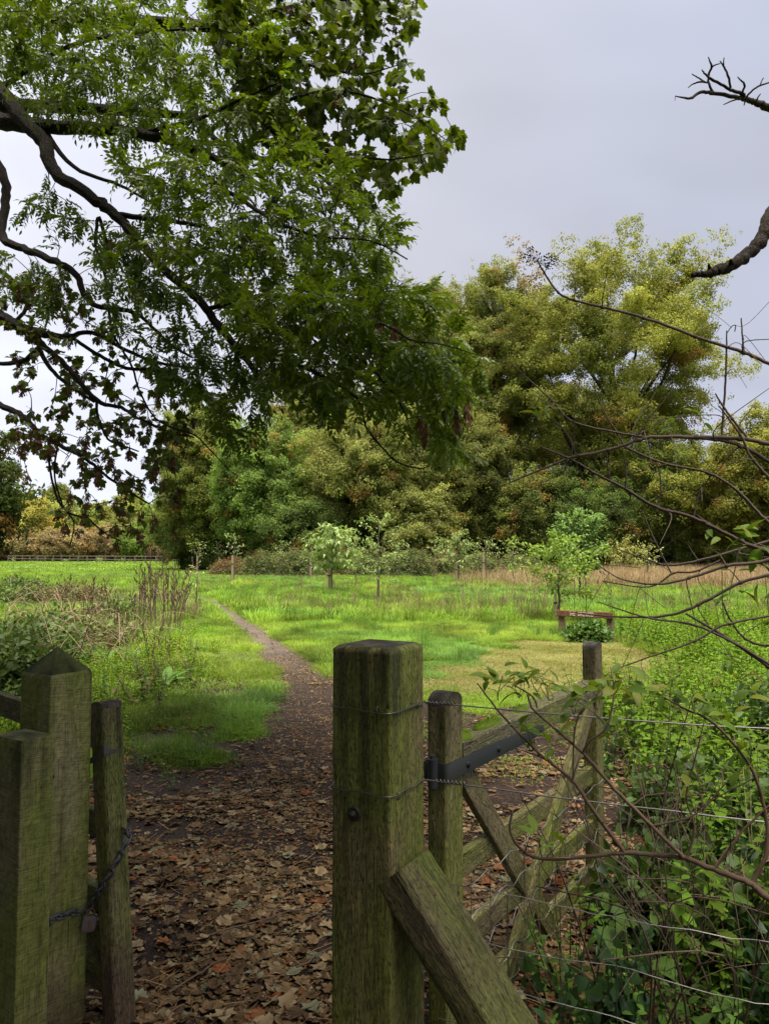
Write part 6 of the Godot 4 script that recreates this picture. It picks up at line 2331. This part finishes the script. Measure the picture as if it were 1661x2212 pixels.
func build_right_growth() -> void:
	# nettles, thick beyond the fence and thin on the near side
	var nettle_pick := func() -> Variant:
		var z := -lerpf(2.6, 15.5, pow(rng.randf(), 0.8))
		var x := rnd(0.2, 0.66) * -z
		var lim := 1.35 + 0.18 * (-z - 4.0) if z < -4.2 else 1.3
		if z < -9.5:
			lim = 2.9 + 0.12 * (-z - 9.5)
		if z < -12.2:
			lim = 4.45
		if not clear_of_gate(Vector3(x - 0.15, 0, z)) or x < lim + wob.get_noise_2d(z * 30.0, 3.0) * 0.9:
			return null
		if in_straw(x, z) or (z > -3.6 and rng.randf() < 0.3):
			return null
		return Vector3(x, gh(x, z), z)
	scatter("nettles", "bed of fresh green nettles filling the ground right of the gate", "nettles", LF.nettle, 3300, nettle_pick, func(p: Vector3) -> Color: return Color(0.13, 0.25, 0.018).lerp(Color(0.19, 0.29, 0.025), rng.randf()) * rnd(0.6, 1.15), 0.35, 1.05, 0.35)
	var low_pick := func() -> Variant:
		var p := on_ground(rnd(1130, 1760), rnd(1560, 2330))
		if rng.randf() < 0.35 and p.z > -3.6:
			return null
		if not clear_of_gate(p):
			return null
		return earth(p)
	scatter("low_herbs", "low nettles and herbs behind the wire netting, darkened to stand for shade", "herbs", LF.herb, 700, low_pick, func(p: Vector3) -> Color: return Color(0.085, 0.165, 0.026) * rnd(0.6, 1.4), 0.55, 1.15, 0.4)  # leaf green darkened to stand for the shade under the elder
	var ivy_pick := func() -> Variant:
		var p := on_ground(rnd(1130, 1760), rnd(1640, 2330))
		if patch.get_noise_2d(p.x * 22.0 + 30.0, p.z * 22.0) < 0.02 or not clear_of_gate(p):
			return null
		return Vector3(p.x, gh(p.x, p.z) + rnd(0.02, 0.3), p.z)
	scatter("ivy", "dark glossy ivy trailing over the ground right of the gate", "ivy", LF.ivy, 5500, ivy_pick, func(p: Vector3) -> Color: return Color(0.04, 0.085, 0.03) * rnd(0.7, 1.8), 0.03, 0.06, 0.9)
	for q in [[1325, 1345, 0.95], [1455, 1330, 1.0], [1530, 1335, 0.9], [1595, 1360, 1.0], [1410, 1325, 0.7]]:
		var p := on_ground(q[0], q[1])
		var o := thing("tall_nettle", "tall leafy nettle spike standing above the nettle bed right of the sign", "plant", p, rnd(0, TAU), "tall nettle spikes")
		var mm := nettle_mesh(1.0, 13, 0.12, true, "leaf")
		swarm("leaves", mm, [Transform3D(Basis().scaled(Vector3.ONE * q[2] * 1.1), Vector3.ZERO)], [Color(0.12, 0.26, 0.03)], o)
	for b in [[1500, 1800, 0.8, 0.36, "dark bramble low behind the shrub's bent stem"], [1640, 1860, 0.9, 0.42, "dark bramble at the right rim behind the wires"], [1450, 2010, 0.6, 0.28, "dark bramble right of the gate's head post"], [1580, 2090, 0.7, 0.32, "dark bramble low at the right rim behind the netting"], [1700, 1700, 1.0, 0.8, "bramble rising at the right rim under the bare twigs"]]:
		bush("bramble_bush", b[4], "bush", earth(on_ground(b[0], b[1])), b[2], b[3], Color(0.05, 0.095, 0.024), Color(0.09, 0.155, 0.03), 200, "bramble bushes right of the gate", "bush_spray", Color(0.13, 0.07, 0.05), 0.8)
	# rank clump under the sign
	bush("nettle_clump", "dark green leafy clump growing under the orchard sign", "plant", earth(on_ground(1268, 1386)), 0.75, 0.3, Color(0.06, 0.125, 0.025), Color(0.10, 0.18, 0.03), 420, "", "bush_spray", Color(0.1, 0.1, 0.05))
	# dry grass bents near the netting
	var bent := MB.new()
	for k in 5:
		var a := rnd(0, TAU)
		bent.tube(smooth([Vector3.ZERO, Vector3(cos(a) * 0.08, 0.25, sin(a) * 0.08), Vector3(cos(a) * 0.3, 0.36, sin(a) * 0.3)], 4), [0.0013, 0.0008], 3)
	var bent_m := bent.mesh(M.dry)
	var bent_pick := func() -> Variant:
		var p := on_ground(rnd(1150, 1750), rnd(1700, 2330))
		return null if not clear_of_gate(p) else earth(p)
	var tg := MB.new()
	for k in 4:
		var a := rnd(0, TAU)
		var ln := rnd(0.35, 0.8)
		var run := smooth([Vector3(cos(a), 0, sin(a)) * 0.05, Vector3(cos(a) * ln * 0.4, rnd(0.2, 0.5), sin(a) * ln * 0.4), Vector3(cos(a + 0.5) * ln, rnd(0.15, 0.75), sin(a + 0.5) * ln)], 4)
		tg.tube(run, taper(9, 0.0032, 0.0014), 4, Color.WHITE * rnd(0.7, 1.2))
		for j in 3:
			var s: Vector3 = run[3 + j * 2]
			tg.tube([s, s + ball() * 0.05 + Vector3(0, 0.04, 0), s + ball() * 0.13 + Vector3(0, 0.07, 0)], [0.0017, 0.0013, 0.0009], 3, Color.WHITE)
	var tangle := func() -> Variant:
		var p := on_ground(rnd(1180, 1780), rnd(1560, 2300))
		return null if not clear_of_gate(p) else earth(p)
	scatter("bare_twigs", "tangle of thin bare bramble twigs through the herbs right of the gate", "twigs", [tg.mesh(M.plain)], 38, tangle, func(p: Vector3) -> Color: return Color(0.11, 0.075, 0.055) * rnd(0.5, 1.4), 0.7, 1.4, 0.3)
	scatter("dry_bents", "pale dry grass stems tangled in the netting", "grass", [bent_m], 40, bent_pick, func(p: Vector3) -> Color: return Color(0.17, 0.14, 0.08) * rnd(0.5, 1.4), 0.6, 1.5, 0.5)


func build_elder() -> void:
	var o := thing("elder_bush", "nearly leafless elder bush arching its twigs over the fence on the right", "bush", Vector3(2.35, 0, -2.2))
	var root := o.position
	var col := Color(0.10, 0.075, 0.06)
	var d := 2.35
	var stems := [
		[[1760, 830, 8], [1661, 786, 8], [1606, 761, 8], [1517, 733, 7], [1420, 696, 6.5], [1334, 671, 6], [1272, 657, 5.5], [1225, 644, 5], [1202, 628, 4.5], [1175, 589, 4], [1159, 562, 3]],
		[[1800, 1000, 11], [1661, 960, 10], [1599, 947, 10], [1521, 945, 9], [1404, 945, 8], [1342, 963, 7], [1287, 978, 6], [1233, 988, 5.5], [1190, 1006, 5], [1132, 1029, 4], [1089, 1048, 2.5]],
		[[1780, 1090, 11], [1661, 998, 9], [1599, 963, 8], [1552, 951, 7], [1500, 946, 6]],
		[[1100, 780, 2], [1132, 811, 3], [1194, 867, 4], [1225, 904, 4.5], [1272, 922, 5], [1338, 935, 5], [1404, 946, 5]],
		[[1171, 967, 3], [1233, 992, 5], [1283, 1021, 6], [1350, 1056, 7], [1416, 1095, 7.5], [1497, 1118, 8.5], [1560, 1149, 9], [1622, 1180, 10], [1720, 1215, 11], [1830, 1290, 13]],
		[[1350, 966, 5], [1431, 1000, 5], [1529, 1021, 6], [1591, 1060, 7], [1637, 1107, 8], [1680, 1150, 9], [1790, 1260, 12]],
		[[1233, 990, 4], [1234, 955, 3.5], [1210, 920, 3], [1186, 904, 2]],
		[[1558, 945, 5], [1562, 890, 5], [1567, 811, 4.5], [1568, 760, 4], [1569, 714, 2.5]],
		[[1569, 720, 2], [1580, 705, 2], [1588, 703, 2], [1586, 716, 2.5]],
		[[1606, 761, 4], [1603, 725, 3.5], [1600, 687, 2.5]],
		[[1361, 967, 4], [1380, 935, 3.5], [1404, 900, 3], [1459, 838, 2]],
		[[1350, 967, 4], [1330, 930, 3.5], [1315, 908, 3], [1287, 850, 2.5], [1285, 819, 1.5]],
		[[1612, 944, 5], [1575, 897, 5], [1555, 868, 4], [1544, 850, 3]],
		[[1661, 1033, 7], [1620, 985, 6], [1599, 940, 5], [1552, 877, 3]],
		[[1760, 1150, 8], [1661, 1170, 7], [1599, 1186, 6], [1521, 1208, 5.5], [1443, 1221, 5], [1385, 1204, 3], [1330, 1185, 2]],
		[[1780, 1160, 10], [1661, 1210, 8], [1570, 1222, 7], [1500, 1245, 6], [1420, 1262, 5], [1340, 1250, 3], [1285, 1215, 2]],
		[[1800, 1180, 9], [1700, 1230, 8], [1600, 1258, 7], [1520, 1300, 7], [1440, 1330, 6], [1330, 1332, 4], [1230, 1322, 2]],
		[[1480, 1325, 5], [1560, 1372, 6], [1661, 1440, 8], [1760, 1500, 10]],
		[[1290, 1300, 2], [1400, 1335, 4], [1500, 1350, 5], [1600, 1398, 6], [1700, 1460, 8]],
		[[1555, 1210, 4], [1500, 1235, 4.5], [1455, 1238, 4], [1400, 1268, 3], [1300, 1255, 2]],
		[[1661, 1330, 5], [1560, 1352, 5], [1500, 1385, 4.5], [1400, 1420, 3.5], [1330, 1445, 2]],
		[[1740, 1380, 8], [1661, 1395, 6], [1610, 1380, 5], [1578, 1342, 4], [1560, 1300, 3]],
		[[1416, 1095, 4], [1428, 1060, 3.5], [1422, 1010, 2.5]],
		[[1350, 1056, 4], [1352, 1022, 3], [1348, 990, 2]],
		[[1497, 1118, 4], [1505, 1080, 3], [1510, 1060, 2], [1512, 1040, 1.5]],
		[[1450, 1240, 3.5], [1410, 1160, 3], [1385, 1100, 2]],
	]
	for k in stems.size():
		var row := []
		var dd := d + 0.28 * sin(k * 2.4) * (0.0 if k < 8 else 1.0)
		for p in stems[k]:
			row.append([p[0], p[1], dd - (p[0] - 1400.0) * 0.00035, p[2]])
		var pr := limb_points(row)
		var mb := MB.new()
		var loc := []
		for p in pr[0]:
			loc.append(p - root)
		mb.tube(loc, pr[1], 7, col * rnd(0.75, 1.25))
		# swollen joints
		for j in range(5, loc.size() - 2, 7):
			var t: Vector3 = (loc[j + 1] - loc[j]).normalized()
			var r: float = pr[1][j]
			mb.tube([loc[j] - t * r * 1.6, loc[j], loc[j] + t * r * 1.6], [r * 0.9, r * 1.5, r * 0.9], 7, col * 0.9)
			if rng.randf() < 0.85:
				var sd := t.cross(ball()).normalized()
				mb.tube(smooth([loc[j], loc[j] + sd * rnd(0.02, 0.06) + t * 0.01, loc[j] + sd * rnd(0.05, 0.26) - t * rnd(-0.05, 0.1)], 4), taper(9, r * 0.5, 0.0009), 4, col * rnd(0.9, 1.5))
		put("stem", mb.mesh(M.plain), o)
	# main stems down to the ground beyond the frame
	var mb := MB.new()
	for e in [[1830, 1290, 2.2], [1790, 1260, 2.3], [1800, 1000, 2.2], [1800, 1180, 2.2]]:
		var q := at(e[0], e[1], e[2]) - root
		mb.tube(smooth([Vector3(rnd(-0.06, 0.06), -0.05, rnd(-0.06, 0.06)), q * 0.5 + Vector3(0.16, 0.1, 0), q], 5), taper(11, 0.022, 0.01), 8, col)
	put("base_stems", mb.mesh(M.plain), o)
	# the dried umbel
	var um := MB.new()
	var tip := at(1163, 566, d + 0.08) - root
	for k in 150:
		var e := ball()
		var mid := Vector3(-0.028, 0.022, 0.0) if k % 2 else Vector3(0.03, -0.002, 0.01)
		var q := tip + mid + Vector3(e.x * 0.036, e.y * 0.03, e.z * 0.036)
		if k % 9 == 0:
			um.tube([tip.lerp(q, 0.1), q], [0.0007, 0.0006], 3, col * 0.8)
		um.tube([q + Vector3(0, -0.0022, 0), q, q + Vector3(0, 0.0022, 0)], [0.001, 0.0027, 0.001], 5, Color(0.035, 0.02, 0.025))
	put("berries", um.mesh(M.plain), o).set_meta("kind", "stuff")
	var cols := []
	for c in [Color(0.13, 0.22, 0.018), Color(0.17, 0.26, 0.02), Color(0.10, 0.175, 0.018), Color(0.22, 0.25, 0.025)]:
		for shp in [0.5, 0.42]:
			cols.append(single(oval(shp, 6), 0.3, 0.35, "leaf", 1.0, 0.06, c))
	for e in [[1165, 890, 30], [1200, 880, 26], [1150, 880, 22], [1435, 905, 34], [1452, 915, 30], [1480, 890, 32], [1510, 905, 20], [1590, 1140, 40], [1610, 1165, 44], [1640, 1150, 40], [1600, 1180, 36], [1560, 1155, 26], [1530, 1150, 24], [1640, 1250, 48], [1650, 1300, 52], [1610, 1275, 36], [1582, 1240, 30], [1655, 1345, 44], [1640, 1185, 44], [1655, 1230, 50], [1570, 1290, 30]]:
		for k in 2:
			oval_leaf_on(o, at(e[0] + rnd(-9, 9), e[1] + rnd(-9, 9), 2.2) - root, Vector3(rnd(-1, 1), rnd(-0.5, 0.4), rnd(-0.2, 0.8)), e[2] / 1598.0 * 2.2 * 1.25, cols)
	# the leafy shrub growing through the wires
	var s := thing("privet_shrub", "straggly shrub with oval leaves growing through the wires beside the gate", "bush", Vector3(1.75, 0, -1.7))
	root = s.position
	var rows := [
		[[1830, 2060, 1.75, 20], [1661, 1943, 1.8, 15], [1617, 1907, 1.82, 13], [1541, 1879, 1.85, 12], [1482, 1855, 1.88, 11], [1415, 1846, 1.9, 10], [1348, 1842, 1.9, 9], [1265, 1851, 1.92, 8], [1170, 1855, 1.95, 7], [1123, 1832, 1.96, 6], [1101, 1795, 1.97, 5], [1106, 1755, 1.97, 4]],
		[[1348, 1842, 1.9, 9], [1277, 1745, 1.9, 8], [1237, 1686, 1.92, 7], [1186, 1646, 1.95, 6], [1139, 1603, 1.97, 5], [1080, 1540, 2.0, 4], [1030, 1475, 2.02, 2.5]],
		[[1474, 1851, 1.88, 9], [1407, 1784, 1.88, 8], [1328, 1705, 1.9, 8], [1257, 1626, 1.92, 7], [1186, 1563, 1.95, 5.5], [1150, 1530, 1.96, 5], [1139, 1500, 1.97, 4]],
		[[1624, 1907, 1.82, 9], [1656, 1836, 1.82, 9], [1648, 1733, 1.84, 8], [1613, 1646, 1.86, 7], [1541, 1563, 1.9, 6], [1482, 1532, 1.92, 5], [1430, 1505, 1.95, 3]],
		[[1257, 1626, 1.92, 5], [1275, 1600, 1.9, 5], [1310, 1570, 1.88, 4.5], [1325, 1500, 1.88, 3], [1318, 1440, 1.9, 2]],
		[[1110, 1480, 1.98, 3], [1150, 1505, 1.97, 4], [1160, 1530, 1.96, 4]],
		[[1237, 1686, 1.92, 4], [1240, 1590, 1.92, 4], [1252, 1540, 1.92, 3], [1290, 1510, 1.92, 2]],
		[[1407, 1784, 1.88, 5], [1500, 1760, 1.86, 4], [1560, 1700, 1.85, 3], [1600, 1660, 1.84, 2]],
		[[1482, 1855, 1.88, 6], [1500, 1790, 1.88, 5], [1482, 1720, 1.9, 4], [1500, 1640, 1.9, 3], [1520, 1560, 1.9, 2]],
		[[1170, 1855, 1.95, 4], [1165, 1820, 1.95, 3], [1172, 1800, 1.95, 2]],
		[[1541, 1879, 1.85, 6], [1600, 1800, 1.83, 5], [1661, 1740, 1.8, 4], [1720, 1700, 1.78, 3]],
	]
	var brown := Color(0.125, 0.082, 0.055)
	for row in rows:
		var pr := limb_points(row)
		var sb := MB.new()
		var loc := []
		for p in pr[0]:
			loc.append(p - root)
		sb.tube(loc, pr[1], 8, brown * rnd(0.8, 1.2))
		for j in range(4, loc.size() - 2, 8):
			if rng.randf() < 0.55:
				var t: Vector3 = (loc[j + 1] - loc[j]).normalized()
				var sd := t.cross(ball()).normalized()
				sb.tube(smooth([loc[j], loc[j] + sd * 0.035 + t * 0.015, loc[j] + sd * rnd(0.05, 0.14) + t * 0.03], 4), taper(9, 0.0022, 0.0008), 4, brown * 1.3)
		put("stem", sb.mesh(M.plain), s)
	mb = MB.new()
	mb.tube(smooth([Vector3(0, -0.05, 0), (at(1830, 2060, 1.75) - root) * 0.5 + Vector3(0.08, 0, 0), at(1830, 2060, 1.75) - root], 5), taper(11, 0.018, 0.011), 8, brown)
	put("base_stem", mb.mesh(M.plain), s)
	var clumps := [[1075, 1480, 9, 50, 1.98], [1120, 1475, 9, 48, 1.97], [1160, 1462, 10, 48, 1.97], [1185, 1480, 6, 44, 1.97], [1062, 1460, 5, 42, 1.99], [1240, 1510, 8, 52, 1.94], [1290, 1500, 9, 56, 1.92], [1320, 1470, 7, 58, 1.9], [1370, 1490, 8, 60, 1.9], [1400, 1520, 4, 52, 1.9], [1150, 1590, 6, 46, 1.97], [1185, 1605, 4, 48, 1.97], [1135, 1575, 4, 44, 1.97], [1225, 1570, 4, 50, 1.94], [1330, 1580, 5, 46, 1.92], [1175, 1800, 4, 62, 1.95], [1190, 1835, 3, 40, 1.95], [1450, 1495, 8, 58, 1.92], [1500, 1510, 8, 54, 1.9], [1440, 1580, 4, 50, 1.9], [1560, 1530, 6, 50, 1.9], [1620, 1600, 6, 56, 1.85], [1600, 1700, 4, 50, 1.85], [1490, 1700, 3, 48, 1.88], [1640, 1500, 5, 52, 1.85], [1550, 1450, 5, 44, 1.9]]
	for c in clumps:
		for k in c[2]:
			var p := at(c[0] + rnd(-30, 30), c[1] + rnd(-22, 22), c[4] + rnd(-0.07, 0.07)) - root
			oval_leaf_on(s, p, Vector3(rnd(-1, 1), rnd(-0.35, 0.75), rnd(-0.6, 0.6)), c[3] / 1598.0 * c[4] * rnd(0.55, 0.95), cols)
		if c[2] > 5:
			var sb := MB.new()
			var a0 := at(c[0], c[1] + 8, c[4]) - root
			for k in 3:
				sb.tube(smooth([a0 + Vector3(0, -0.03, 0), a0 + ball() * 0.025, a0 + Vector3(rnd(-0.045, 0.045), rnd(0.0, 0.045), rnd(-0.03, 0.03))], 3), [0.0014, 0.001], 4, Color(0.12, 0.13, 0.05))
			put("sprig", sb.mesh(M.plain), s)
	# a few larger leaves in the thicket behind the netting
	var hb := thing("young_maple", "seedling with toothed bright leaves low behind the netting", "plant", on_ground(1420, 2120))
	root = hb.position
	var hm := MB.new()
	hm.tube(smooth([Vector3.ZERO, Vector3(0.02, 0.2, 0.02), Vector3(-0.05, 0.42, 0.1)], 4), taper(9, 0.005, 0.002), 5, brown)
	put("stem", hm.mesh(M.plain), hb)
	var hl := [single(lobed(), 0.2, 0.2, "leaf", 1.0, 0.25, Color(0.085, 0.16, 0.02)), single(oval(0.55, 6, 0.15), 0.2, 0.3, "leaf", 1.0, 0.15, Color(0.10, 0.175, 0.022))]
	for k in 14:
		var p := Vector3(rnd(-0.3, 0.3), rnd(0.1, 0.45), rnd(-0.2, 0.3))
		put("leaf", hl[k % 2], hb, Transform3D(facing(Vector3(rnd(-1, 1), rnd(-0.4, 0.4), rnd(-0.2, 1)), Vector3.UP, rnd(0.07, 0.12)), p))
